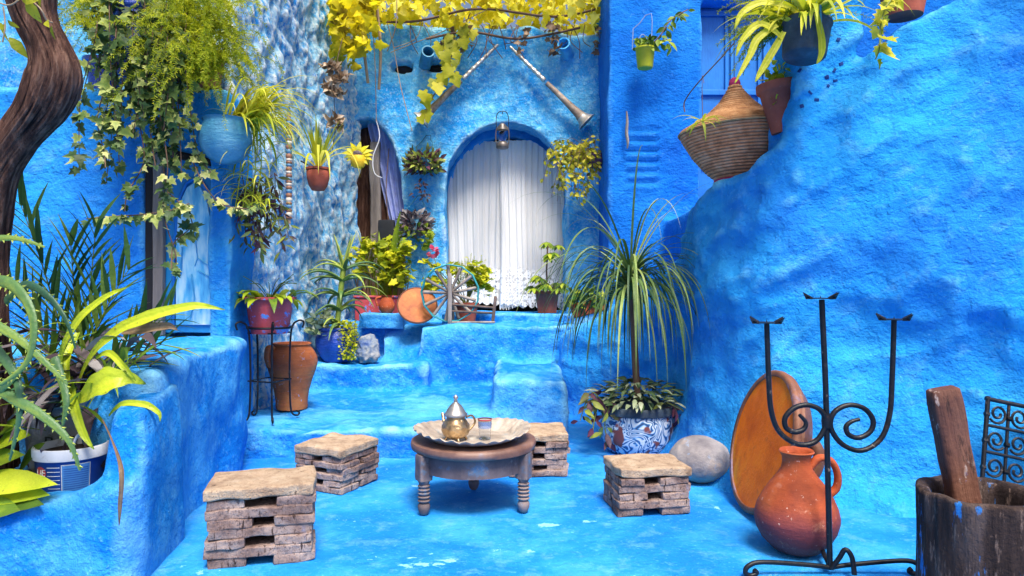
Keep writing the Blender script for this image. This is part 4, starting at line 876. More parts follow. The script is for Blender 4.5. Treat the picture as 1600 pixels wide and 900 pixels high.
# --- iron stand carrying the red pot
SX, SY, SZ = -1.845, 5.20, .2
t = thing('pot_stand', 'thin black iron plant stand with curled feet under the red pot', 'stand', (SX, SY, SZ))
ring = [(SX + .165 * math.cos(q), SY + .165 * math.sin(q), SZ + .70) for q in [i * 6.2832 / 24 for i in range(25)]]
MB().tube(ring, .0085, 8).build('ring', 'iron', t)
for a in (-65, 35, 145, 225):
    d = V((math.cos(R(a)), math.sin(R(a)), 0)); o3 = V((SX, SY, SZ))
    sp = smooth_path([o3 + d * .25 + V((0, 0, .69)), o3 + d * .26 + V((0, 0, .735)), o3 + d * .215 + V((0, 0, .745)), o3 + d * .165 + V((0, 0, .68)), o3 + d * .15 + V((0, 0, .4)), o3 + d * .155 + V((0, 0, .12)), o3 + d * .17 + V((0, 0, .03)), o3 + d * .21 + V((0, 0, .010)), o3 + d * .225 + V((0, 0, .03)), o3 + d * .20 + V((0, 0, .045))], 5)
    MB().tube(sp, .0075, 8).build('leg', 'iron', t)
for z in (.30, .66): MB().tube([(SX + .155 * math.cos(q), SY + .155 * math.sin(q), SZ + z) for q in [i * 6.2832 / 4 + R(-65) for i in range(5)]], .006, 6).build('brace', 'iron', t)
PZ0 = SZ + .655
t = thing('potted_succulent', 'chipped red plastic pot of drooping succulents on the iron stand', 'potted plant', (SX, SY, PZ0))
MB().lathe([(0, 0), (.135, 0), (.142, .05), (.145, .055), (.172, .24), (.176, .255), (.195, .257), (.197, .275), (.183, .277), (.176, .25), (0, .23)], 40, (SX, SY, PZ0)).build('pot', 'red_pot', t)
b = MB(); top = V((SX, SY, PZ0 + .25))
for i in range(34):
    a = U(0, 6.28); d = V((math.cos(a), math.sin(a), U(.1, .9)))
    b.blade(top + V((.12 * math.cos(a), .12 * math.sin(a), 0)), d, U(.16, .30), U(.05, .075), U(1.4, 3), U(.2, .75), 7, .35, .45, base=.6)
for i in range(10):
    a = U(0, 6.28); b.tube(smooth_path([top, top + V((.1 * math.cos(a), .1 * math.sin(a), .12)), top + V((.2 * math.cos(a), .2 * math.sin(a), U(.1, .2)))], 4), .003, 5, a=.2)
b.build('foliage', 'l_broad', t)
b = MB()
for i in range(6):
    d = V((-1, U(-.6, .3), .5)); b.blade(top + V((-.15, U(-.08, .08), 0)), d, U(.2, .32), .06, 3.2, .25, 7, .3, .5)
b.build('dark_leaves', 'l_dark', t)

# ================================================================== PLANTS
def pot_lathe(r0, r1, h, lip=.012, th=.012): return [(0, 0), (r0, 0), (r0 + (r1 - r0) * .85, h * .84), (r1, h * .85), (r1 + lip, h * .87), (r1 + lip, h), (r1 - th, h), (r1 - th * 2, h * .85), (0, h * .82)]
def strand(b, bs, pts, leafL, n, kind='oval', v=(.2, .9), rad=.003, W=.7, out=V((0, -1, .2)), hang=.5):
    """a trailing stem with leaves along it"""
    sp = smooth_path(pts, 8); bs.tube(sp, rad, 5, a=.4)
    for i in range(n):
        k = U(0, len(sp) - 1.01); p = sp[int(k)].lerp(sp[int(k) + 1], k % 1)
        d = (rdir(-.9, .4) + V((0, 0, -hang)) + out * .3).normalized(); nn = (out + rdir() * .6).normalized(); L = leafL * U(.6, 1.25); q = p + d * L * .25
        if kind == 'oval': b.leaf(q, d, nn, L, L * W, U(*v), U(.1, .4), U(0, .5))
        else: b.lobed(q, d, nn, L * U(.7, 1.15), U(*v), kind, U(-.25, .5), U(-.3, .7), edge=.14)

# --- the old twisted vine trunk by the planter
random.seed(31)
tp = [(30, -190, 2.80), (42, -60, 2.82), (52, 20, 2.84), (78, 78, 2.86), (86, 118, 2.87), (68, 165, 2.88), (28, 215, 2.90), (-12, 275, 2.92), (-28, 350, 2.95), (-25, 450, 2.98), (-22, 560, 3.0), (-22, 660, 3.02), (-25, 730, 3.05)]
sp = smooth_path([P(*q) for q in tp], 8); nT = len(sp)
NR = 132; rev = sp[::-1]
b = MB(); b.tube(rev, [.098 - .012 * (i / nT) + .012 * math.sin(i * .23) + (.03 * max(0, 1 - i / 8)) for i in range(nT)], NR)
for i, v in enumerate(b.v):       # fibrous ridged bark running along the trunk
    ri = min(i // NR, nT - 1); q = i % NR / NR * 6.2832 + .012 * ri; o = v - rev[ri]; cx, cy = math.cos(q), math.sin(q)
    g = noise.noise(V((cx * 9, cy * 9, ri * .10))) + .6 * noise.noise(V((cx * 22, cy * 22, ri * .16)))
    b.v[i] = rev[ri] + o * (1 + .10 * noise.noise(V((cx * 2.2, cy * 2.2, ri * .035))) + .055 * g); b.a[i] = .5 + .5 * g
t = thing('vine_tree', 'thick twisted old vine trunk rising from the planter', 'tree', (sp[-1].x, sp[-1].y, .25))
b.build('trunk', 'bark', t)
b = MB(); bs = MB()
for pts, n in (([(-40, -20, 2.7), (10, 8, 2.68), (40, -10, 2.68), (75, -30, 2.7)], 4), ([(5, 10, 2.7), (8, 40, 2.7), (4, 66, 2.7)], 5), ([(35, -10, 2.68), (62, 12, 2.66), (72, 30, 2.68), (82, 35, 2.7)], 3)):
    strand(b, bs, [P(*q) for q in pts], .07, n, 'oval', (.3, .8), .003, .5)
b.build('foliage', 'l_vine', t); bs.build('branch', 'straw', t)

# --- ivy spilling from the cobalt pot on the ledge
IX, IY, IZ = -2.62, 4.92, 2.67
t = thing('ivy_plant', 'dark cobalt pot trailing a long curtain of ivy from the ledge', 'potted plant', (IX, IY, IZ))
MB().lathe([(0, 0), (.20, 0), (.27, .10), (.31, .24), (.30, .36), (.26, .44), (.285, .47), (.28, .49), (.25, .48), (.24, .42), (0, .40)], 44, (IX, IY, IZ)).build('pot', 'cobalt', t)
random.seed(5); b = MB(); bs = MB()
def at(px, py, d=4.6): return P(px, py, d)
for i in range(36):
    x0 = U(140, 320); y0 = U(-20, 60); x1 = x0 + U(-30, 25); y1 = U(100, 235) if i > 8 else U(250, 330); d = U(4.45, 4.72)
    pts = [at(x0, y0 - 20, 4.75), at(x0 + U(-6, 6), y0 + 20, d), at((x0 + x1) / 2 + U(-14, 14), (y0 + y1) / 2, d), at(x1, y1, d + .05)]
    strand(b, bs, pts, .074, int((y1 - y0) / 5.2), 'ivy', (.08, .8), .003)
for pts, n in (([(250, 180), (262, 260), (255, 330), (275, 400), (270, 425)], 26), ([(215, 180), (225, 250), (200, 300), (195, 330)], 26), ([(160, 150), (152, 190), (162, 235), (165, 262)], 18), ([(135, 342), (180, 338), (225, 335), (270, 328), (296, 318)], 44), ([(300, 250), (320, 290), (345, 318), (380, 326), (395, 322)], 26), ([(262, 300), (285, 322), (300, 352), (272, 380), (268, 420)], 30), ([(150, 185), (165, 190), (185, 200)], 14), ([(240, 130), (235, 200), (243, 260)], 22), ([(290, 110), (300, 190), (310, 240), (330, 270)], 30)):
    strand(b, bs, [at(x, y, U(4.5, 4.66)) for x, y in pts], .068, int(n * 1.2), 'ivy', (.2, 1), .004)
b.build('foliage', 'l_ivy', t); bs.build('stems', 'twig', t)
# --- feathery fern round it
def fern(name, label, pot, cx, cy, cz, n, L, seed, dirs, parent=None, nl=.05, v=.55):
    random.seed(seed); t = parent or thing(name, label, 'potted plant', (cx, cy, cz)); b = MB()
    for i in range(n):
        p, d, dr, l = dirs(i); b.feather(p, d, l * L, dr, 46, nl, v + U(-.15, .2))
    b.build('foliage', 'l_fern', t); return t
t = thing('asparagus_fern', 'feathery yellow green fern tumbling over the ledge between the cobalt and sky blue pots', 'potted plant', (-2.28, 5.05, 2.67))
MB().lathe(pot_lathe(.11, .15, .26), 28, (-2.28, 5.05, 2.67)).build('pot', 'clay_pot', t)
fern('', '', 0, 0, 0, 0, 210, 1, 8, lambda i: (P(U(278, 350), U(-10, 130), U(4.55, 4.9)), V((U(-.5, .8), U(-.9, .0), U(-.2, .8))), U(1.2, 3.0), U(.35, .75)), t, .045)
t = thing('asparagus_fern', 'small feathery fern beside the twisted trunk on the ledge', 'potted plant', (-3.05, 5.12, 2.66))
MB().lathe(pot_lathe(.10, .14, .24), 28, (-3.05, 5.12, 2.66)).build('pot', 'cobalt', t)
fern('', '', 0, 0, 0, 0, 60, 1, 9, lambda i: (P(U(135, 200), U(-10, 60), U(4.75, 5.0)), V((U(-.7, .5), U(-.9, .0), U(-.2, .7))), U(1.0, 2.4), U(.3, .5)), t, .045)
# --- sky-blue round hanging pot with a yellow spider plant
HX, HY, HZ = P(353, 256, 4.66)
t = thing('spider_plant', 'sky blue round pot of yellow strap leaves hung by the corner of the wall', 'hanging plant', (HX, HY, HZ))
MB().lathe([(0, 0), (.06, .004), (.115, .035), (.155, .09), (.170, .15), (.168, .20), (.152, .25), (.145, .285), (.155, .30), (.14, .30), (.13, .26), (0, .25)], 40, (HX, HY, HZ), wob=.005).build('pot', 'skypot', t)
MB().tube([(HX, HY + .15, HZ + .22), (HX - .06, HY + .42, HZ + .25)], .012, 6).build('bracket', 'iron', t)
random.seed(14); b = MB(); tp_ = V((HX + .10, HY + .05, HZ + .29))
for i in range(170):
    a = U(-1.0, 1.9); d = V((math.cos(a), math.sin(a) - .1, U(.1, 1.7)))
    b.blade(tp_ + V((U(-.1, .1), U(-.1, .1), U(-.02, .03))), d, U(.28, .62), U(.014, .026), U(1.8, 3.6), U(.4, 1), 9, .3, .3, base=.7)
for i in range(110):     # runners falling below
    p = P(U(370, 420), U(180, 330), U(4.7, 5.0)); d = V((U(-.8, .8), U(-.8, .2), U(-.2, .6)))
    b.blade(p, d, U(.14, .34), U(.012, .022), U(2, 3.6), U(.35, .95), 8, .3, .3)
for x0 in (372, 384, 395, 404): b.tube(smooth_path([tp_ + V((.1, -.05, .06)), P(x0, 190, 4.75), P(x0 + 4, 260, 4.8), P(x0 + U(-8, 8), 330, 4.85)], 6), .004, 5, a=.7)
b.build('foliage', 'l_spider', t)
# --- purple trailing plant lower down
WX, WY, WZ = -2.0, 5.30, 1.78
t = thing('trailing_plant', 'purple and green trailing plant above the red pot on the iron stand', 'hanging plant', (WX, WY, WZ))
MB().lathe(pot_lathe(.06, .085, .14), 24, (WX, WY, WZ)).build('pot', 'clay_pot', t)
random.seed(15); b = MB(); bs = MB()
for i in range(26):
    x0 = U(375, 430); y0 = U(270, 310); x1 = x0 + U(-25, 30); y1 = U(330, 405); d = U(4.95, 5.15)
    strand(b, bs, [P(x0, y0, d + .1), P((x0 + x1) / 2, (y0 + y1) / 2 - 10, d), P(x1, y1, d)], .085, 12, 'oval', (.1, .95), .003, .28)
b.build('foliage', 'l_purple', t); bs.build('stems', 'twig', t)
# --- terracotta pot with long green leaves on the rough wall
FX, FY, FZ = P(497, 298, 6.75)
t = thing('hanging_pot', 'terracotta pot of upright green strap leaves hung on the rough wall', 'hanging plant', (FX, FY, FZ))
MB().lathe([(0, 0), (.06, .003), (.09, .05), (.108, .12), (.112, .19), (.104, .20), (.118, .205), (.118, .225), (.10, .225), (.09, .19), (0, .18)], 32, (FX, FY, FZ)).build('pot', 'clay_pot', t)
MB().tube([(FX, FY, FZ + .2), (FX - .18, FY + .03, FZ + .30)], .008, 6).build('bracket', 'iron', t)
random.seed(16); b = MB(); tp_ = V((FX, FY, FZ + .2))
for i in range(26):
    a = U(0, 6.28); b.blade(tp_, V((.35 * math.cos(a) + .08, .35 * math.sin(a), U(.7, 1.2))), U(.35, .62), U(.025, .04), U(.2, 1.0), U(.3, .8), 9, .35, .3, base=.8)
for i in range(9):
    a = U(0, 6.28); b.blade(tp_, V((.7 * math.cos(a), .7 * math.sin(a) - .3, .8)), U(.6, .95), U(.025, .035), U(3.2, 4.6), U(.5, .95), 12, .35, .3, base=.8)
b.build('foliage', 'l_spider', t)
# --- yellow sunflower ornament
YX, YY, YZ = P(560, 262, 7.62)
t = thing('flower_pot', 'small yellow pot topped by a yellow petalled flower on the rough wall corner', 'hanging plant', (YX, YY, YZ))
MB().lathe([(0, 0), (.06, .004), (.085, .05), (.09, .10), (.08, .13), (.065, .13), (0, .12)], 26, (YX, YY, YZ)).build('pot', 'yellow', t)
MB().tube([(YX, YY, YZ + .1), (YX - .16, YY + .14, YZ + .12)], .008, 6).build('bracket', 'iron', t)
b = MB(); c = V((YX, YY - .02, YZ + .15))
for i in range(26):
    q = i * 6.2832 / 13; b.leaf(c, V((math.cos(q), -.25 + .15 * (i % 2), math.sin(q) * .65)), (0, -1, .4), U(.13, .18), .06, U(.55, .95))
b.build('petals', 'l_yellow', t)
MB().ball(c + V((0, -.02, 0)), (.05, .03, .035), .3, 9, 3, 3).build('flower_centre', 'old_wood', t)
# --- dried flowers strung on the rough wall
t = thing('dried_flowers', 'string of dry brown blossoms hanging on the rough wall', 'dried flowers', P(523, 200, 7.2))
random.seed(18); b = MB()
for px, py in ((515, 104), (523, 112), (530, 125), (520, 128), (536, 122), (519, 143), (530, 148), (522, 188), (528, 196), (514, 135)):
    c = P(px, py, 7.12)
    for i in range(12): d = rdir(-.7, .7); d.y = -abs(d.y); b.leaf(c + d * .01, d, rdir(), U(.07, .12), .07, U(.1, 1), .5, .5)
b.build('blossom', 'l_brown', t)
MB().tube(smooth_path([P(535, 60, 7.2), P(526, 100, 7.15), P(522, 150, 7.15), P(524, 200, 7.15), P(518, 240, 7.2)], 6), .004, 5).build('string', 'twig', t)

# --- two wall baskets between the arches
def wall_basket(name, label, px, py, d, n, spread, mat, seed, frm=True, L=.09):
    c = P(px, py, d); random.seed(seed); t = thing(name, label, 'hanging plant', c, 0, 'iron wall baskets between the arches')
    MB().lathe([(0, -.06), (.07, -.055), (.10, .02), (.105, .06), (.09, .06), (0, .03)], 22, c).build('pot', 'skypot', t)
    if frm:
        b = MB(); q = [(-.10, 0), (-.105, .22), (-.04, .28), (.02, .36), (.07, .36), (.075, .30), (.10, .26), (.10, 0)]
        b.tube([c + V((x, .10, z)) for x, z in q], .006, 6); b.tube(smooth_path([c + V((x, .098, z)) for x, z in ((-.04, .05), (-.045, .13), (0, .17), (.045, .13), (.04, .05))], 4), .006, 6)
        b.build('iron_frame', 'skypot', t)
    b = MB()
    for i in range(n):
        o = rdir(-.6, .8); p = c + V((o.x * spread[0], o.y * spread[1] - .02, o.z * spread[2])) * U(.3, 1)
        b.leaf(p, (o + V((0, -.2, .1))), rdir(), L * U(.6, 1.2), L * .5, U(.05, 1), .3, .4)
    b.build('foliage', mat, t); return t, c
t, c = wall_basket('wall_basket', 'rounded yellow and purple bush in an iron wall basket between the arches', 662, 256, 8.06, 420, (.21, .14, .17), 'l_purple', 41)
b = MB(); bs = MB()
for i in range(5): strand(b, bs, [c + V((U(-.1, .1), -.05, -.1)), c + V((U(-.1, .1), -.08, -.25)), c + V((U(-.15, .1), -.06, U(-.5, -.35)))], .06, 9, 'oval', (0, .4), .003, .5)
b.build('trailing_leaves', 'l_dark', t)
t, c = wall_basket('wall_basket', 'dark purple leaved plant in the lower wall basket beside the curtain', 648, 352, 8.04, 300, (.17, .13, .20), 'l_dark', 42)
b = MB()
for i in range(110): o = rdir(-.8, .6); b.leaf(c + V((o.x * .18, o.y * .12 - .05, -.12 + o.z * .16)), o, rdir(), .07, .06, U(.3, 1))
b.build('green_leaves', 'l_green', t)
# --- bushy basket at the other side of the arch
BX, BY, BZ = P(930, 262, 7.85)
t = thing('wall_plant', 'loose yellow green bush spilling from a purple pot beside the arch', 'hanging plant', (BX, BY, BZ))
MB().lathe([(0, 0), (.07, .004), (.10, .06), (.115, .14), (.12, .15), (.10, .15), (0, .12)], 26, (BX, BY, BZ)).build('pot', plain('purple_pot', (.10, .05, .14), .5), t)
MB().tube([(BX, BY, BZ + .13), (BX + .12, BY + .05, BZ + .2)], .008, 6).build('bracket', 'iron', t)
random.seed(43); b = MB(); bs = MB()
for i in range(46):
    x0 = U(865, 935); y0 = U(212, 250); x1 = x0 + U(-25, 10); y1 = U(250, 325)
    strand(b, bs, [P(928, 246, 7.85), P(x0, y0, U(7.6, 7.9)), P(x1, y1, U(7.55, 7.9))], .062, 17, 'oval', (.15, 1), .0025, .6)
b.build('foliage', 'l_vine', t); bs.build('stems', 'twig', t)

# --- golden grapevine over the top of the wall
random.seed(44)
t = thing('grapevine', 'golden autumn grapevine draped along the top of the arched wall', 'vine', (-.3, 8.2, 4.3))
b = MB(); bs = MB()
for i in range(1000):
    x = U(-1.95, 1.1); y = U(7.75, 8.9); u = (x + 1.95) / 3.05
    low = 4.30 - .20 * noise.noise(V((x * 2.1, 3, 1))) + (.22 if .60 < u < .76 else 0)
    z = U(low + .02, low + .75); b.lobed((x, y, z), rdir(-1, .1) + V((0, -.2, -.5)), rdir() + V((0, -1, .5)), U(.06, .15), U(.1, 1), 'grape', U(-.1, .5), U(-.2, .8))
b.build('foliage', 'l_yellow', t)
for pts in ([(-2.2, 8.1, 4.4), (-1.2, 8.0, 4.32), (-.4, 7.95, 4.45), (.5, 8.0, 4.38), (1.1, 8.0, 4.5)], [(-1.0, 7.95, 4.1), (-.5, 8.0, 4.2), (.1, 8.0, 4.12), (.8, 8.0, 4.25)]):
    bs.tube(smooth_path(pts, 8), .014, 6)
for i in range(22):
    x = U(-1.2, .9); bs.tube(smooth_path([(x, 8.05, 4.3), (x + U(-.1, .1), 8.0, 4.1), (x + U(-.1, .1), 8.05, U(3.9, 4.1))], 4), .005, 5)
b2 = MB()
for i in range(80):
    x = random.choice((-.75, -.55, .12, .45, .5, 1.0, 1.05)) + U(-.06, .06); b2.lobed((x, U(7.9, 8.1), U(3.95, 4.3)), rdir(-1, .3), rdir(), U(.04, .09), U(0, .6), 'grape', .5, .5)
b2.build('dry_leaves', 'l_brown', t)
bs.build('stems', 'twig', t)
t = thing('vine_spray', 'hanging spray of green yellow vine leaves crossing the horn', 'vine', P(700, 60, 7.95))
b = MB(); bs = MB(); random.seed(45)
for px, py in ((705, 62), (722, 50), (735, 45), (690, 75), (708, 76), (715, 72), (700, 70), (720, 68), (697, 98), (708, 102), (700, 108), (690, 122), (706, 124), (678, 132), (683, 138), (668, 155), (660, 150), (664, 158), (664, 180), (657, 190), (740, 55), (730, 66), (712, 90), (695, 88), (703, 112)):
    b.lobed(P(px + U(-3, 3), py - 8, 7.93 + U(-.05, .05)), V((U(-.5, .5), -.2, -1)), V((U(-.5, .5), -1, U(-.2, .6))), U(.10, .18), U(.25, .9), 'grape', U(0, .3), U(.0, .5))
bs.tube(smooth_path([P(735, 20, 8.0), P(722, 50, 7.97), P(705, 90, 7.96), P(700, 120, 7.97), P(680, 145, 7.98), P(662, 185, 7.98)], 6), .006, 5)
b.build('foliage', 'l_vine', t); bs.build('stems', 'twig', t)
t = thing('dry_vine', 'brown and gold dry vine hanging in the corner over the rough wall', 'vine', P(560, 30, 7.7))
b = MB(); bs = MB()
for i in range(240):
    px = U(518, 590); py = -10 + 90 * U(0, 1) ** 1.3 + (30 if px < 560 else 0) * U(0, 1); b.lobed(P(px, py, U(7.3, 7.8)), rdir(-1, .2), rdir() + V((0, -1, 0)), U(.07, .14), U(.0, .7), 'grape', U(.1, .5), U(.2, .7))
b.build('foliage', 'l_yellow', t)
for px0, px1, yy in ((545, 575, 130), (585, 592, 140), (620, 605, 80)): bs.tube(smooth_path([P(px0, -20, 7.7), P((px0 + px1) / 2 + 6, yy * .5, 7.75), P(px1, yy, 7.9)], 6), .018 if px0 < 600 else .006, 6)
for pts in ([(590, -10), (612, 60), (625, 130), (640, 190), (644, 205)], [(580, 20), (586, 100), (588, 190)], [(760, 15), (690, 50), (640, 70), (610, 82)], [(660, 30), (650, 60), (615, 75)]): bs.tube(smooth_path([P(x, y, 8.02) for x, y in pts], 6), .005, 5)
bs.build('stems', 'straw', t)

# --- platform plants
def platform_pot(name, label, x, y, z, mat, square, r, h):
    t = thing(name, label, 'potted plant', (x, y, z))
    b = MB()
    if square:
        f = lambda q, rr, zz: 1 / max(abs(math.cos(q)), abs(math.sin(q))) ** .9
        b.lathe(pot_lathe(r * .78, r, h), 48, (x, y, z), rfun=f)
    else: b.lathe(pot_lathe(r * .72, r, h), 32, (x, y, z))
    b.build('pot', mat, t); return t
random.seed(51)
t = platform_pot('potted_schefflera', 'square red pot with a small umbrella leaved plant by the lace curtain', .405, 7.92, .915, 'clay_pot', True, .135, .25)
b = MB(); bs = MB()
for z, n, s in ((1.72, 3, .13), (1.58, 4, .15), (1.32, 4, .13), (1.24, 6, .17), (1.20, 6, .2)):
    for k in range(n):
        a = U(0, 6.28); c = V((.41 + s * math.cos(a), 7.9 + s * math.sin(a), z + U(-.04, .04))); bs.tube([(.41, 7.9, z - .06), c], .003, 5)
        for j in range(7):
            q = j * .9 + a; b.leaf(c, V((math.cos(q), math.sin(q), -.35)), (0, 0, 1), .12, .05, U(.05, .85), .2, .3)
bs.tube([(.41, 7.92, 1.1), (.40, 7.9, 1.4), (.415, 7.9, 1.72)], .010, 6)
b.build('foliage', 'l_green', t); bs.build('stems', 'twig', t)
t = platform_pot('potted_geranium', 'bushy green geranium with a pink flower behind the spinning wheel', -.50, 7.50, .82, 'clay_pot', False, .13, .22)
b = MB(); bs = MB(); bp = MB()
for i in range(24):
    a = U(0, 6.28); e = V((-.52 + U(-.42, .24), 7.45 + U(-.12, .15), U(1.2, 1.5))); bs.tube(smooth_path([(-.5, 7.5, 1.0), (-.5 + (e.x + .5) * .4, 7.48, 1.2), e], 4), .005, 5)
    for j in range(11): b.lobed(e + rdir() * U(.02, .10), rdir(-.3, .6) + V((0, -.4, 0)), rdir() + V((0, -.5, 1)), U(.05, .09), U(.3, 1), 'grape', .2, .2)
for i in range(26): b.feather(V((-.47 + U(-.12, .12), 7.42, 1.22)), V((U(-.4, .5), U(-.3, .3), 1)), U(.22, .38), .3, 26, .03, .7)
for i in range(22): o = rdir(); bp.leaf(P(676, 393, 7.4) + o * .03, o, rdir(), .05, .05, U(0, 1))
b.build('foliage', 'l_fern', t); bs.build('stems', 'gstem', t); bp.build('flower', 'l_pink', t)
bs = MB(); bs.tube(smooth_path([(-.55, 7.48, 1.1), P(690, 430, 7.42), P(677, 398, 7.4)], 5), .004, 5); bs.build('flower_stalk', 'gstem', t)
# red planter box with the tall yellow-green plant
t = thing('planter_box', 'chipped red planter box of tall yellow green plants before the narrow doorway', 'potted plant', (-1.50, 7.85, .82))
b = MB(); b.box((-1.50, 7.85, .965), (.56, .26, .29)); b.box((-1.50, 7.85, 1.10), (.59, .29, .03)); b.build('box', 'red_pot', t, smooth=False, bevel=.012)
b = MB(); bs = MB(); random.seed(52)
for i in range(34):
    x = U(-1.78, -1.22); e = V((x + U(-.12, .12), 7.75 + U(-.15, .12), U(1.25, 1.72))); bs.tube(smooth_path([(x, 7.85, 1.1), (x + U(-.05, .05), 7.8, 1.3), e], 4), U(.004, .009), 5)
    for j in range(13): b.lobed(e + rdir() * U(.02, .13), rdir(-.3, .5) + V((0, -.4, 0)), rdir() + V((0, -.5, 1)), U(.05, .10), U(.25, 1), 'grape', .2, .2)
b.build('foliage', 'l_fern', t); bs.build('stems', 'straw', t)
b = MB()
for i in range(16): b.blade((-1.48 + U(-.15, .15), 7.82, 1.1), V((U(-.35, .35), U(-.3, .2), 1)), U(.4, .85), U(.05, .075), U(.1, .7), U(.3, .75), 9, .3, .35, base=.7)
b.blade((-1.42, 7.8, 1.1), V((.16, -.1, 1)), 1.0, .12, .15, .45, 10, .3, .5, base=.6)
b.build('tall_leaves', 'l_broad', t)
t = thing('clay_pitcher', 'small round terracotta pitcher in front of the chipped red planter box', 'pitcher', (-1.38, 7.52, .92))
MB().lathe([(0, 0), (.05, 0), (.085, .05), (.09, .10), (.06, .16), (.055, .19), (.07, .20), (.05, .2), (0, .18)], 26, (-1.38, 7.52, .92)).build('body', 'terra', t)
MB().tube(smooth_path([(-1.44, 7.49, 1.1), (-1.49, 7.47, 1.08), (-1.47, 7.47, 1.0)], 4), .012, 7).build('handle', 'terra', t)
# tipped clay pot on the parapet foot
t = thing('clay_planter', 'low orange clay planter of small leaves on the foot of the stair parapet', 'potted plant', (.78, 7.05, .86))
MB().rbox((.78, 7.05, 1.0), (.34, .18, .15), Matrix.Rotation(R(-16), 3, 'Y'), r=.025, cuts=7, amp=.003).build('trough', 'terra', t)
MB().bx(.62, .94, 6.98, 7.12, .80, .96).build('plinth', 'step', t)
b = MB()
for i in range(150): b.leaf((.76 + U(-.18, .16), 7.0 + U(-.12, .1), 1.08 + U(-.08, .10)), rdir(-.4, .9), rdir(), U(.05, .10), .05, U(0, .9), .3, .3)
b.build('foliage', 'l_green', t)

# --- cobalt glazed pot with the tree aloe and stonecrop
KX, KY, KZ = -1.80, 7.0, .45
t = thing('potted_aloe', 'cobalt blue glazed pot with a tall tree aloe and trailing stonecrop', 'potted plant', (KX, KY, KZ))
MB().lathe([(0, 0), (.13, 0), (.17, .06), (.205, .15), (.212, .22), (.20, .28), (.185, .31), (.205, .335), (.20, .35), (.18, .34), (.17, .30), (0, .29)], 44, (KX, KY, KZ), wob=.004).build('pot', 'cobalt', t)
random.seed(53); b = MB()
def aloe_leaf(b, p, d, L, w_, droop, v, spikes=False, flat=.45, segs=14):
    p = V(p); d = V(d).normalized(); pts = [p]; st = L / segs
    for i in range(segs):
        t_ = (i + 1) / segs; p = p + d * st; d = (d + V((0, 0, -droop * (.4 + 1.2 * t_) / segs))).normalized(); pts.append(p)
    rad = [w_ * (1 - (i / segs) ** 1.8) + .0015 for i in range(segs + 1)]
    up_ = (pts[1] - pts[0]).cross(V((0, 0, 1))).cross(pts[1] - pts[0])
    b.tube(pts, rad, 10, a=v, flat=flat, up=up_ if up_.length > 1e-4 else None)
    if spikes:
        for i in range(segs * 3):
            k = i / 3; q = pts[int(k)].lerp(pts[min(int(k) + 1, segs)], k % 1); r_ = w_ * (1 - (k / segs) ** 1.8)
            tt = (pts[min(int(k) + 1, segs)] - pts[int(k)]).normalized(); s = tt.cross(V(up_)).normalized()
            if r_ < .004: continue
            for g in (-1, 1):
                o = q + s * g * r_ * .97; b.add([o - tt * .006, o + tt * .006, o + s * g * .012 + tt * .005, o + V(up_).normalized() * .003], [(0, 1, 2), (0, 2, 3), (1, 3, 2)], min(1, v + .25))
for z, n, L in ((.38, 7, .38), (.52, 9, .42), (.66, 9, .46), (.82, 9, .50), (.93, 7, .42)):
    for k in range(n):
        a = U(0, 6.28); aloe_leaf(b, (KX + .02 + .10 * (z - .35), KY, KZ + z), V((math.cos(a), math.sin(a) * .8, U(.1, .7) + (z - .5) * .8)), L * U(.7, 1.2), U(.020, .030), U(1.2, 2.6), U(.2, .85))
b.tube([(KX, KY, KZ + .28), (KX + .03, KY, KZ + .6), (KX + .075, KY, KZ + .98)], .028, 10, a=.7)
for i in range(5): aloe_leaf(b, (KX + .07, KY, KZ + .95), V((U(-.3, .3), U(-.3, .3), 1)), U(.3, .55), .026, .4, U(.5, .9))
b.build('leaves', 'l_aloe', t)
b = MB()
for i in range(420): b.leaf((KX + U(.08, .24), KY - .16 + U(-.07, .10), KZ + U(.03, .42)), rdir(-.5, .9), rdir(), .032, .026, U(.3, 1))
b.build('stonecrop', 'l_fern', t)
b = MB()
for i in range(70): b.leaf((KX - .12 + U(-.1, .12), KY - .14 + U(-.08, .05), KZ + .36 + U(-.09, .12)), rdir(-.2, .8), rdir(), U(.08, .13), .05, U(.3, 1))
b.build('striped_leaves', 'l_stripe', t)

# --- ponytail palm in the patterned pot
GX2, GY2 = .925, 5.05
t = thing('ponytail_palm', 'tall drooping ponytail palm in a patterned blue and white pot', 'potted plant', (GX2, GY2, 0))
pm = bpy.data.materials.new('swirl_glaze'); N, Lk = nt(pm); bb = N["Principled BSDF"]; bb.inputs['Roughness'].default_value = .4
tc = N.new("ShaderNodeTexCoord"); wv = N.new("ShaderNodeTexNoise"); wv.inputs['Scale'].default_value = 7.5; wv.inputs['Detail'].default_value = 1.5; wv.inputs['Distortion'].default_value = 1.2; Lk.new(tc.outputs['Object'], wv.inputs['Vector'])
def mth(op, a, c):
    x = N.new("ShaderNodeMath"); x.operation = op
    for i, s in enumerate((a, c)):
        if isinstance(s, (int, float)): x.inputs[i].default_value = s
        else: Lk.new(s, x.inputs[i])
    return x.outputs[0]
sw_ = mth('MULTIPLY_ADD', mth('SINE', mth('MULTIPLY', wv.outputs[0], 62), 0), .5); sw_.node.inputs[2].default_value = .5
rr = ramp_node(N, [(.0, (.02, .05, .14)), (.22, (.03, .16, .42)), (.45, (.10, .36, .66)), (.62, (.52, .62, .72)), (1, (.70, .74, .78))]); Lk.new(sw_, rr.inputs[0])
nz = N.new("ShaderNodeTexNoise"); nz.inputs['Scale'].default_value = 8; Lk.new(tc.outputs['Object'], nz.inputs['Vector'])
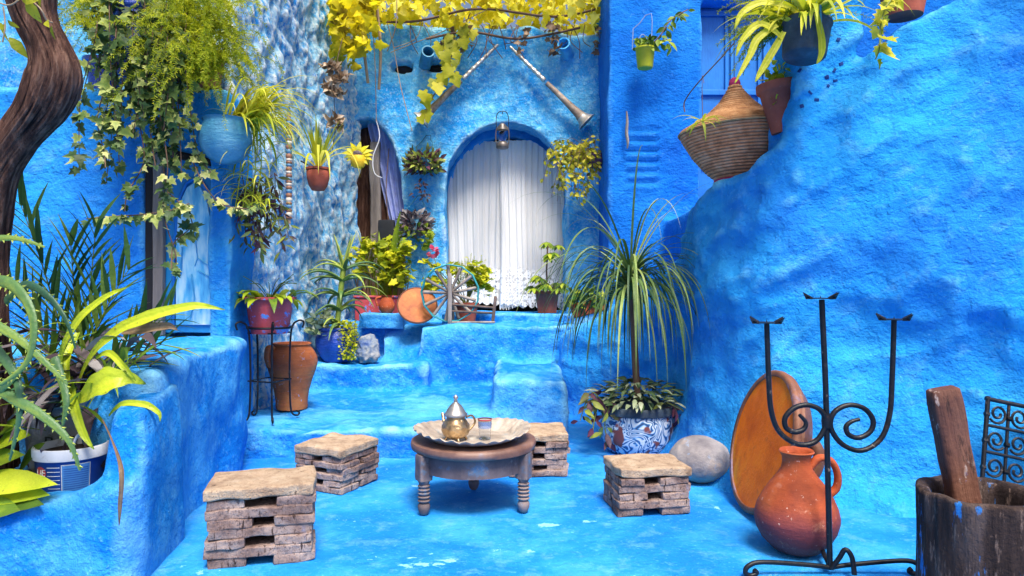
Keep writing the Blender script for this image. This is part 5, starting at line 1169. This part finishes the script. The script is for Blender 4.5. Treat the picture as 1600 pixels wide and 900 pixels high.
x = N.new("ShaderNodeMix"); x.data_type = 'RGBA'; Lk.new(rng(N, Lk, nz.outputs[0], .60, .64), x.inputs[0]); Lk.new(rr.outputs[0], x.inputs[6]); x.inputs[7].default_value = (.22, .06, .05, 1); Lk.new(x.outputs[2], bb.inputs['Base Color'])
MB().lathe([(0, 0), (.20, 0), (.235, .03), (.262, .11), (.272, .20), (.268, .275), (.262, .285)], 52, (GX2, GY2, 0)).build('pot', pm, t); pp = t.children[-1]
MB().lathe([(.262, .282), (.285, .29), (.29, .325), (.282, .345), (.262, .345), (.25, .32), (0, .31)], 52, (GX2, GY2, 0)).build('pot_rim', 'slate', pp)
random.seed(54)
CR = V((GX2 - .05, GY2, 1.24))
b = MB(); b.tube(smooth_path([(GX2 + .01, GY2, .30), (GX2 - .01, GY2, .6), (GX2 - .03, GY2, 1.0), CR], 6), [.034] * 3 + [.026] * 8 + [.024] * 8, 10); b.build('stem', 'twig', t)
b = MB()
for i in range(95):
    a = U(0, 6.28); el = U(.1, 1.3); d = V((math.cos(a), math.sin(a), el)); c0 = CR + V((0, 0, U(-.14, .08)))
    b.blade(c0, d, U(.75, 1.35), U(.015, .024), U(3.0, 6.0), U(.2, .9), 15, .3, .25, base=.8, tipv=-.1)
for i in range(14):
    a = U(0, 6.28); b.blade(CR + V((0, 0, .05)), V((math.cos(a) * .5, math.sin(a) * .5, 1)), U(.9, 1.45), U(.012, .020), U(1.8, 3.8), U(.35, 1), 15, .3, .25, base=.8)
for i in range(85):
    a = U(0, 6.28); b.blade(CR + V((0, 0, U(-.15, .05))), V((math.cos(a) * .8, math.sin(a) * .8, U(.2, .9))), U(.7, 1.15), U(.013, .021), U(4.5, 8), U(.1, .7), 15, .3, .25, base=.8)
b.build('foliage', 'l_pony', t)
b = MB()
for i in range(260):
    a = U(0, 6.28); r_ = U(.05, .30); p = V((GX2 + r_ * math.cos(a), GY2 + r_ * math.sin(a), .36 + U(0, .16) * (1.2 - r_ * 2))); b.leaf(p, V((math.cos(a), math.sin(a), U(-.2, .7))), V((0, 0, 1)) + rdir() * .5, U(.07, .125), .036, U(.02, .82), .3, .4)
b.build('striped_leaves', 'l_stripe', t)
b = MB(); bs = MB()
for x0, y0 in ((920, 615), (930, 650), (1060, 660), (915, 630), (945, 665)):
    q = P(x0, y0, 4.85); strand(b, bs, [V((GX2 + (q.x - GX2) * .7, GY2 - .15, .38)), (V((GX2, GY2 - .2, .36)) + q) / 2 + V(((q.x - GX2) * .4, 0, .05)), q, q + V((U(-.05, .05), -.02, -.12))], .10, 13, 'oval', (0, .9), .004, .4)
b.build('trailing_leaves', 'l_purple', t); bs.build('stems', 'gstem', t)

# --- the planter: aloe, palm, paint bucket, grey pot, broad leaves
random.seed(61)
GX3, GY3 = -2.10, 3.32
t = thing('grey_planter', 'large weathered grey pot with faded black lettering behind the paint bucket', 'planter', (GX3, GY3, .27))
b = MB(); sq = lambda q, r, z: min(1.0 / max(abs(math.cos(q)), abs(math.sin(q))), 1.28)
b.lathe([(0, 0), (.16, 0), (.185, .37), (.20, .375), (.205, .42), (.19, .42), (.18, .36), (0, .35)], 64, (GX3, GY3, .27), Matrix.Rotation(.15, 3, 'Z'), rfun=sq, wob=.004); gp = b.build('pot', 'greypot', t)
def text(s, size, mat, parent, loc, rot, name='lettering', wrap=None):
    cu = bpy.data.curves.new('t', 'FONT'); cu.body = s; cu.size = size; cu.align_x = 'CENTER'; cu.align_y = 'CENTER'; cu.extrude = .0012; cu.resolution_u = 2
    o = bpy.data.objects.new('t', cu); COL.objects.link(o); dg = bpy.context.evaluated_depsgraph_get(); me = bpy.data.meshes.new_from_object(o.evaluated_get(dg)); bpy.data.objects.remove(o)
    if wrap:
        for v in me.vertices: a = v.co.x / wrap; v.co = V((wrap * math.sin(a), v.co.y, v.co.z + wrap * (math.cos(a) - 1)))
    me.name = name; ob = bpy.data.objects.new(name, me); COL.objects.link(ob); me.materials.clear(); me.materials.append(M[mat] if isinstance(mat, str) else mat)
    ob.rotation_euler = rot; off = V((0, 0, 0)); ob.location = V(loc) - (parent.location if parent.parent is None else parent.parent.location); ob.parent = parent; return ob
text('BARA', .085, 'black', gp, (GX3 + .07, GY3 - .195, .49), (R(87), 0, .15))
random.seed(62); b = MB(); b2 = MB()
# spiky dark palm fronds
for (x0, y0, L, tx, tz, n) in ((-2.14, 3.34, .95, -.10, 1.0, 17), (-2.10, 3.36, .85, .10, 1.0, 16), (-2.12, 3.3, .72, .30, .9, 15), (-2.05, 3.34, .62, .45, .7, 13), (-2.16, 3.32, .62, -.22, .9, 13), (-2.12, 3.36, .75, .02, 1, 15), (-2.06, 3.28, .5, .6, .6, 11)):
    p = V((x0, y0, .66)); d = V((tx, -.12, tz)).normalized(); st = L / n
    for i in range(n):
        q = p + d * st; b2.tube([p, q], .006 * (1 - .7 * i / n), 5, a=.5)
        if i > 2:
            for g in (-1, 1):
                s = d.cross(V((0, 1, 0))).normalized() * g; b.blade(q, d * .95 + s * U(.35, .65) + V((0, U(-.4, .2), 0)), U(.20, .34) * (1.1 - .4 * i / n), U(.018, .030), U(.1, .7), U(.05, .8), 5, .4, .35, base=.5)
        p = q; d = (d + V((tx * .03, 0, -.035))).normalized()
b.build('palm_foliage', 'l_palm', t); b2.build('frond_stem', 'gstem', t)
b = MB()      # strappy purple-grey cordyline leaves
for i in range(26):
    a = U(0, 6.28); b.blade((-2.02 + U(-.08, .12), 3.22 + U(-.1, .08), .64 + U(0, .22)), V((math.cos(a) * .9 + .25, math.sin(a) - .35, U(0, .9))), U(.24, .46), U(.05, .075), U(.7, 2.6), U(.1, .95), 9, .35, .4, base=.4, twist=U(-.8, .8))
for i in range(46):
    a = U(0, 6.28); p = P(U(0, 215), U(520, 640), U(3.05, 3.45)); b.blade(p, V((math.cos(a), math.sin(a) - .3, U(-.1, 1.0))), U(.22, .46), U(.03, .06), U(.7, 2.8), U(.05, .9), 9, .35, .4, base=.4, twist=U(-.8, .8))
b.build('dark_leaves', 'l_dark', t)
b = MB()
for i in range(60):
    a = U(0, 6.28); p = P(U(-10, 190), U(560, 680), U(3.05, 3.4)); b.blade(p, V((math.cos(a) * .7, math.sin(a) * .7 - .2, U(.2, 1.2))), U(.2, .5), U(.014, .032), U(.6, 2.6), U(.05, .8), 9, .35, .35, base=.5, twist=U(-.5, .5))
b.build('green_leaves', 'l_green', t)
b = MB()      # long yellow-green leaf sweeping over the door foot, and its companions
def ribbon(b, pts, ws, v, n=7):
    sp = smooth_path(pts, n); k = len(sp)
    vs = []; av = []
    for i, p in enumerate(sp):
        tt = sp[min(i + 1, k - 1)] - sp[max(i - 1, 0)]; s = tt.cross(V((0, -1, .35))).normalized(); f = i / (k - 1) * (len(ws) - 1); w_ = ws[int(f)] + (ws[min(int(f) + 1, len(ws) - 1)] - ws[int(f)]) * (f % 1)
        for c_ in range(7):
            o_ = (c_ - 3) / 3; vs.append(p + s * (w_ * o_) + V((0, -.25 * w_ * abs(o_), .2 * w_ * abs(o_) + w_ * .08 * math.sin(i * .9 + c_))))
            av.append(max(0, min(1, v + (-.16, .03, -.07, .14, -.07, .03, -.16)[c_] + U(-.04, .04) - (.55 if i > k * .93 else .25 if i > k * .86 else 0))))
    fs = [(i * 7 + c_, i * 7 + c_ + 1, i * 7 + 8 + c_, i * 7 + 7 + c_) for i in range(k - 1) for c_ in range(6)]
    b.add(vs, fs, av)
ribbon(b, [P(118, 610, 3.15), P(140, 560, 3.05), P(180, 520, 3.0), P(230, 497, 2.98), P(300, 479, 2.98), P(352, 484, 3.0)], [.004, .012, .024, .028, .018, .001], .85)
ribbon(b, [P(100, 640, 3.1), P(95, 560, 3.0), P(120, 505, 2.95), P(160, 468, 2.95), P(205, 446, 2.95)], [.006, .012, .018, .014, .002], .75)
ribbon(b, [P(120, 630, 3.05), P(140, 612, 2.95), P(168, 597, 2.92), P(200, 592, 2.95), P(228, 600, 3.0)], [.01, .045, .058, .030, .002], .85)
ribbon(b, [P(150, 560, 3.05), P(170, 552, 3.0), P(195, 575, 2.95), P(212, 595, 2.95)], [.006, .015, .014, .001], .7)
ribbon(b, [P(170, 650, 2.98), P(190, 632, 2.93), P(225, 632, 2.92), P(248, 645, 2.92), P(250, 660, 2.92)], [.004, .012, .014, .010, .001], .8)
ribbon(b, [P(110, 590, 3.1), P(118, 640, 2.95), P(132, 680, 2.9), P(147, 702, 2.88)], [.012, .022, .016, .002], .65)
ribbon(b, [P(122, 520, 3.15), P(105, 560, 3.08), P(108, 600, 3.0)], [.012, .02, .006], .7)
b.build('broad_leaves', 'l_broad', t)
b = MB(); ribbon(b, [P(160, 655, 2.95), P(176, 690, 2.76), P(190, 735, 2.62), P(188, 790, 2.62), P(186, 822, 2.63)], [.003, .004, .010, .009, .001], .25)
ribbon(b, [P(190, 520, 3.1), P(225, 515, 3.0), P(262, 510, 3.0), P(278, 516, 3.0)], [.01, .024, .016, .001], .35)
b.build('dry_leaves', 'l_brown', t)

# paint bucket
BX2, BY2, BZ2 = P(108, 745, 3.0).x, 3.02, .285
t = thing('paint_bucket', 'blue and white plastic paint bucket with a ruled label in the planter', 'bucket', (BX2, BY2, BZ2))
MB().lathe([(0, 0), (.125, 0), (.138, .175), (.140, .178)], 44, (BX2, BY2, BZ2)).build('bucket_wall', 'plas', t); bw = t.children[-1]
MB().lathe([(.126, -.001), (.1275, .001), (.1295, .028), (.128, .028)], 44, (BX2, BY2, BZ2), close=False).build('red_band', 'red_pot', t)
MB().lathe([(.139, .176), (.148, .180), (.149, .222), (.144, .228), (.134, .226), (.13, .19), (0, .185)], 44, (BX2, BY2, BZ2)).build('white_rim', 'plasw', t)
def on_bucket(a0, a1, z0, z1, mat, name, o=.0015, n=10):
    vs = []; f = lambda z: .125 + .013 * (z / .175) + o
    for i in range(n + 1):
        a = R(a0 + (a1 - a0) * i / n)
        for z in (z0, z1): vs.append(V((BX2 + f(z) * math.cos(a), BY2 + f(z) * math.sin(a), BZ2 + z)))
    return MB().add(vs, [(2 * i, 2 * i + 2, 2 * i + 3, 2 * i + 1) for i in range(n)]).build(name, mat, bw)
for k in range(7): on_bucket(-98, -76, .045 + k * .018, .0475 + k * .018, 'whitew', 'white_line')
on_bucket(-74, -28, .03, .165, 'plasw', 'label_edge')
on_bucket(-72.5, -29.5, .034, .161, plain('label_blue', (.06, .22, .55), .5), 'label', .0025)
for k in range(11): on_bucket(-70, -32, .05 + k * .0095, .0525 + k * .0095, 'plas', 'label_line', .0035)
bo = MB(); a_ = R(-112); rad_ = lambda z: .125 + .013 * z / .175 + .002
vs = [V((BX2 + rad_(.13) * math.cos(a_), BY2 + rad_(.13) * math.sin(a_), BZ2 + .13))]
for i in range(24):
    q = i * 6.2832 / 24; a = a_ + R(12) * math.cos(q); z = .13 + .027 * math.sin(q); vs.append(V((BX2 + rad_(z) * math.cos(a), BY2 + rad_(z) * math.sin(a), BZ2 + z)))
bo.add(vs, [(0, i + 1, (i + 1) % 24 + 1) for i in range(24)]).build('red_badge', 'red_pot', t); rb = t.children[-1]
text('UE', .042, 'whitew', rb, (BX2 + .1375 * math.cos(a_), BY2 + .1375 * math.sin(a_), BZ2 + .13), (R(86), 0, a_ + R(90)), 'badge_lettering', .137)
MB().tube(smooth_path([(BX2 + .07, BY2 - .12, BZ2 + .20), (BX2 + .075, BY2 - .09, BZ2 + .27), (BX2 + .08, BY2 - .04, BZ2 + .29)], 4), .010, 6, flat=.3).build('handle_strap', 'plasw', t)
MB().lathe([(.0, .19), (.128, .19)], 24, (BX2, BY2, BZ2 + .008), close=False).build('soil', 'soil', t)

# big aloe with toothed leaves
t = thing('toothed_aloe', 'big aloe with long toothed arching leaves at the edge of the planter', 'plant', (-2.25, 3.0, .28))
b = MB()
def aloe_path(pts, w_, v):
    sp = smooth_path(pts, 8); k = len(sp); w_ = w_ * .62; rad = [w_ * (1 - .95 * (i / k) ** 1.7) + .002 for i in range(k)]
    b.tube(sp, rad, 12, a=[max(0, min(1, v - .12 + .3 * math.sin(j / 12 * 6.28 + 1) + U(-.05, .05))) for i in range(k) for j in range(12)], flat=.5, up=V((0, -1, .3)))
    for i in range(0, k - 2, 2):
        tt = (sp[i + 1] - sp[i]).normalized(); s = tt.cross(V((0, -1, .3))).normalized()
        for g in (-1, 1):
            o = sp[i] + s * g * rad[i] * .96 + tt * U(-.012, .012); z = U(.7, 1.3) * .012 * (.4 + .6 * rad[i] / w_)
            b.add([o - tt * .006, o + tt * .006, o + s * g * z + tt * .007, o + V((0, -.006, .002))], [(0, 1, 2), (0, 2, 3), (1, 3, 2)], min(1, v + .3))
aloe_path([P(-60, 470, 2.8), P(-5, 440, 2.68), P(30, 455, 2.62), P(52, 500, 2.58), P(45, 560, 2.56), P(10, 595, 2.56), P(-35, 615, 2.58)], .037, .75)
aloe_path([P(10, 470, 2.9), P(40, 445, 2.82), P(75, 463, 2.76), P(103, 500, 2.74), P(118, 545, 2.74)], .028, .35)
aloe_path([P(-90, 440, 2.7), P(-30, 382, 2.65), P(20, 372, 2.62), P(70, 386, 2.6)], .024, .85)
aloe_path([P(-70, 470, 2.7), P(-20, 500, 2.62), P(30, 530, 2.58), P(80, 575, 2.55), P(105, 600, 2.55)], .030, .8)
aloe_path([P(-50, 560, 2.7), P(10, 615, 2.62), P(60, 645, 2.58), P(105, 685, 2.56), P(125, 735, 2.56)], .034, .7)
aloe_path([P(-10, 540, 2.7), P(25, 590, 2.62), P(30, 650, 2.6), P(15, 720, 2.6)], .028, .45)
aloe_path([P(85, 560, 2.8), P(103, 620, 2.72), P(98, 665, 2.7)], .028, .6)
aloe_path([P(-60, 640, 2.7), P(0, 610, 2.62), P(40, 570, 2.6)], .03, .4)
b.build('toothed_leaves', 'l_aloe', t)
b = MB(); b.tube([P(-40, 720, 2.95), P(-30, 600, 2.85), P(-60, 470, 2.8)], [.04, .04, .035], 10); b.build('stem', 'gstem', t)
t = thing('broadleaf_plant', 'low plant of broad glossy yellow green leaves on the planter rim', 'plant', (-2.28, 2.86, .29))
b = MB()
RW = ((0, .03), (.1, .26), (.25, .44), (.45, .5), (.65, .42), (.85, .22), (1, 0))
for (x0, y0, x1, y1, W, v, d0, d1) in ((-60, 760, 70, 742, .13, .85, 2.9, 2.68), (-40, 775, 62, 762, .12, .5, 2.88, 2.7), (-40, 790, 54, 778, .12, .12, 2.84, 2.68), (-50, 800, 20, 790, .12, .3, 2.8, 2.68), (-20, 700, 35, 672, .12, .6, 3.0, 2.85), (-30, 690, 30, 650, .10, .35, 3.05, 2.9), (-60, 740, 20, 700, .13, .4, 3.0, 2.8), (30, 735, 60, 690, .09, .2, 2.98, 2.9)):
    p = P(x0, y0, d0); q = P(x1, y1, d1); b.leaf(p, q - p, V((.1, -.75, .8)), (q - p).length, W, v, .15, .12, RW)
b.build('foliage', 'l_broad', t)
b = MB()
for i in range(60): b.leaf((U(-2.6, -1.75), U(2.95, 3.3), U(.29, .42)), rdir(-.2, .9), rdir(), U(.06, .16), .05, U(0, .7), .3, .4)
b.build('ground_leaves', 'l_dark', t)

# ================================================================== ON THE PARAPET
random.seed(71)
QX, QY, QZ = 1.575, 4.72, 1.925
tm = Matrix.Rotation(R(-3), 3, 'Y') @ Matrix.Diagonal((1.15, 1.15, .98))
t = thing('straw_basket', 'lidded conical straw basket tilting on the stair parapet', 'basket', (QX, QY, QZ))
def coil(prof, rings, name, mat):
    pr = []; av = []
    for i in range(len(prof) - 1):
        (r0, z0), (r1, z1) = prof[i], prof[i + 1]; L = math.hypot(r1 - r0, z1 - z0); n = max(1, int(L / .021)); nx, nz = (z1 - z0) / L, -(r1 - r0) / L
        for k in range(n):
            for q in (0, .2, .5, .8): f = (k + q) / n; bu = .009 * math.sin(q * math.pi); pr.append((max(.001, r0 + (r1 - r0) * f + nx * bu), z0 + (z1 - z0) * f + nz * bu)); av.append(0 if q == 0 else .6)
    pr.append(prof[-1]); av.append(.5)
    MB().lathe(pr, 56, (QX, QY, QZ), tm, wob=.010, a=av, close=True).build(name, mat, t)
M['basket_bowl'] = mk('red_straw', [(.28, (.42, .16, .08)), (.5, (.66, .29, .15)), (.72, (.78, .42, .26))], 16, 7, .8, spec=.15, bumps=[('noise', 60, .008, (1, 1, .5))], layers=[('vcol', 0, .5, .1, (.16, .06, .04), .5)])
coil([(.13, .03), (.185, .09), (.265, .20), (.322, .32), (.335, .36)], 0, 'bowl', 'basket_bowl')
coil([(.345, .355), (.34, .375), (.25, .43), (.165, .49), (.10, .56), (.055, .635), (.03, .69)], 0, 'lid', 'basket')
MB().lathe([(.03, .685), (.035, .70), (.028, .73), (.012, .745), (0, .745)], 20, (QX, QY, QZ), tm).build('tip', 'magenta', t)
MB().lathe([(0, -.01), (.13, -.01), (.148, .0), (.148, .03), (.135, .036), (0, .03)], 36, (QX, QY, QZ), tm, wob=.004).build('base_ring', 'magenta', t)
MB().rbox((QX, QY, QZ - .10), (.30, .24, .2), r=.05, cuts=5, amp=.02).build('plaster_seat', 'wall', pr)
t = thing('spider_offshoot', 'little green spider plant offshoot dangling on a long stem against the basket', 'plant', P(1100, 185, 4.3))
b = MB(); c = P(1098, 190, 4.3)
for i in range(15): a = U(0, 6.28); b.blade(c, V((math.cos(a), math.sin(a), U(-.2, 1.1))), U(.10, .24), .018, U(1.2, 3), U(.4, 1), 8, .3, .3)
b.build('foliage', 'l_spider', t)
b = MB(); b.tube(smooth_path([c, P(1097, 120, 4.35), P(1100, 130, 4.3)], 3), .002, 4); b.tube(smooth_path([P(1148, 66, 3.95), P(1125, 92, 4.0), P(1090, 130, 4.1), P(1070, 158, 4.2), P(1070, 175, 4.2)], 5), .004, 5)
b.build('stem', 'twig', t)

# slate bucket with yellow strap leaves fixed to the pillar
VX, VY, VZ = P(1256, 90, 3.84)
t = thing('hanging_bucket', 'grey slate bucket with long yellow green strap leaves hung on the pillar', 'hanging plant', (VX, VY, VZ))
tb = Matrix.Rotation(R(8), 3, 'Y') @ Matrix.Rotation(R(-6), 3, 'X')
MB().lathe([(0, 0), (.108, 0), (.116, .01), (.130, .19), (.136, .195), (.134, .205), (.124, .2), (.115, .17), (0, .16)], 36, (VX, VY, VZ), tb).build('bucket', 'slate', t)
MB().tube([V((VX, VY, VZ)) + V((.03, -.14, .24)), V((VX, VY, VZ)) + V((.035, -.135, .08))], .006, 5).build('rope', 'skypot', t)
b = MB(); tp_ = V((VX, VY, VZ)) + tb @ V((0, 0, .18))
for i in range(44):
    a = U(2.2, 5.2) if i < 30 else U(0, 6.28); b.blade(tp_ + V((U(-.06, .06), U(-.06, .06), 0)), V((math.cos(a), math.sin(a), U(.2, 1.1))), U(.35, .62), U(.03, .042), U(1.5, 3.2), U(.35, .9), 10, .3, .35, base=.7)
for pts in ([(1215, 40), (1185, 60), (1170, 90), (1148, 130), (1146, 95)][:4], [(1225, 50), (1208, 80), (1190, 110), (1180, 128)], [(1275, 20), (1283, 60), (1283, 85), (1276, 100)], [(1225, 10), (1190, 5), (1160, 20), (1148, 45)], [(1222, 60), (1190, 38), (1162, 60), (1150, 88)]):
    ribbon(b, [P(x, y, 3.7) for x, y in pts], [.012, .020, .021, .014, .003], U(.6, .9))
b.build('foliage', 'l_spider', t)
fern('', '', 0, 0, 0, 0, 60, 1, 72, lambda i: (tp_ + V((U(-.1, .02), U(0, .1), U(0, .05))), V((U(-1, .3), U(-.3, .9), U(-.1, .8))), U(.8, 2.2), U(.3, .52)), t, .035, .3)
# terracotta pot half behind the pillar
EX, EY, EZ = P(1224, 208, 4.26)
t = thing('red_clay_pot', 'tall red clay pot with a small plant half hidden behind the pillar', 'potted plant', (EX, EY, EZ))
MB().lathe([(0, 0), (.07, 0), (.115, .25), (.125, .255), (.135, .27), (.133, .31), (.12, .31), (.105, .25), (0, .24)], 34, (EX, EY, EZ), Matrix.Rotation(R(-6), 3, 'Y')).build('pot', 'clay_pot', t)
b = MB()
for i in range(60): b.leaf((EX - .04 + U(-.1, .08), EY + U(-.1, .06), EZ + .33 + U(-.03, .08)), rdir(-.2, 1), rdir(), .05, .035, U(.2, .8))
for i in range(20): b.leaf(P(1216, 166, 4.2) + rdir() * .04, rdir(-.5, .8), rdir(), .04, .03, U(.4, .9))
b.build('foliage', 'l_fern', t)
# orange pot and sprig at the top
OX, OY, OZ = P(1412, 26, 3.98)
t = thing('orange_pot', 'orange clay pot with a drooping leafy sprig high on the parapet', 'potted plant', (OX, OY, OZ))
MB().lathe(pot_lathe(.10, .15, .28), 34, (OX, OY, OZ)).build('pot', 'clay_pot', t)
b = MB(); bs = MB(); strand(b, bs, [P(1405, -12, 3.85), P(1385, 10, 3.72), P(1376, 40, 3.66), P(1374, 75, 3.64), P(1368, 92, 3.64)], .085, 24, 'ivy', (.35, 1), .004)
b.build('foliage', 'l_vine', t); bs.build('stem', 'gstem', t)
# lime bucket on the house wall
NX_, NY_, NZ_ = P(1008, 107, 7.05)
t = thing('lime_bucket', 'bright lime green bucket of small plants in a wire wall hanger', 'hanging plant', (NX_, NY_, NZ_))
MB().lathe([(0, 0), (.072, 0), (.080, .012), (.098, .19), (.106, .195), (.106, .21), (.09, .21), (.085, .18), (0, .18)], 30, (NX_, NY_, NZ_)).build('bucket', 'lime', t)
b = MB(); c = V((NX_, NY_ + .13, NZ_ + .24))
b.tube([c + V((x, 0, z)) for x, z in ((-.11, 0), (-.10, .22), (-.03, .28), (.03, .36), (.09, .38), (.10, .30), (.09, 0), (-.11, 0))], .006, 6)
b.tube(smooth_path([c + V((x, 0, z)) for x, z in ((-.045, 0), (-.045, .1), (0, .16), (.045, .1), (.04, 0))], 4), .006, 6); b.tube([c + V((0, 0, 0)), c + V((0, -.1, -.05))], .006, 6)
b.build('wire_hanger', plain('hanger_wire', (.16, .24, .45), .5), t)
b = MB(); bs = MB(); random.seed(74)
for i in range(60): b.leaf((NX_ + U(-.11, .11), NY_ + U(-.09, .06), NZ_ + .21 + U(-.02, .08)), rdir(-.2, .9), rdir(), .07, .05, U(0, .8))
strand(b, bs, [P(1015, 72, 7.0), P(1032, 55, 6.98), P(1045, 35, 7.0), P(1062, 22, 7.05), P(1075, 15, 7.1)], .09, 30, 'oval', (0, .6), .006, .5)
strand(b, bs, [P(1020, 70, 7.0), P(1042, 62, 6.98), P(1050, 72, 7.0)], .11, 8, 'oval', (.2, .8), .006, .5)
b.build('foliage', 'l_green', t); bs.build('stem', 'twig', t)
t = thing('driftwood', 'pale narrow strip of driftwood hung upright on the house corner', 'driftwood', P(978, 215, 7.22))
MB().tube(smooth_path([P(979, 174, 7.22), P(980, 190, 7.21), P(979, 208, 7.22), P(981, 222, 7.21), P(980, 232, 7.22)], 5), [.012 + .016 * math.sin(i / 20 * 3.14) for i in range(21)], 9, flat=.6).build('wood_strip', 'grey_wood', t)
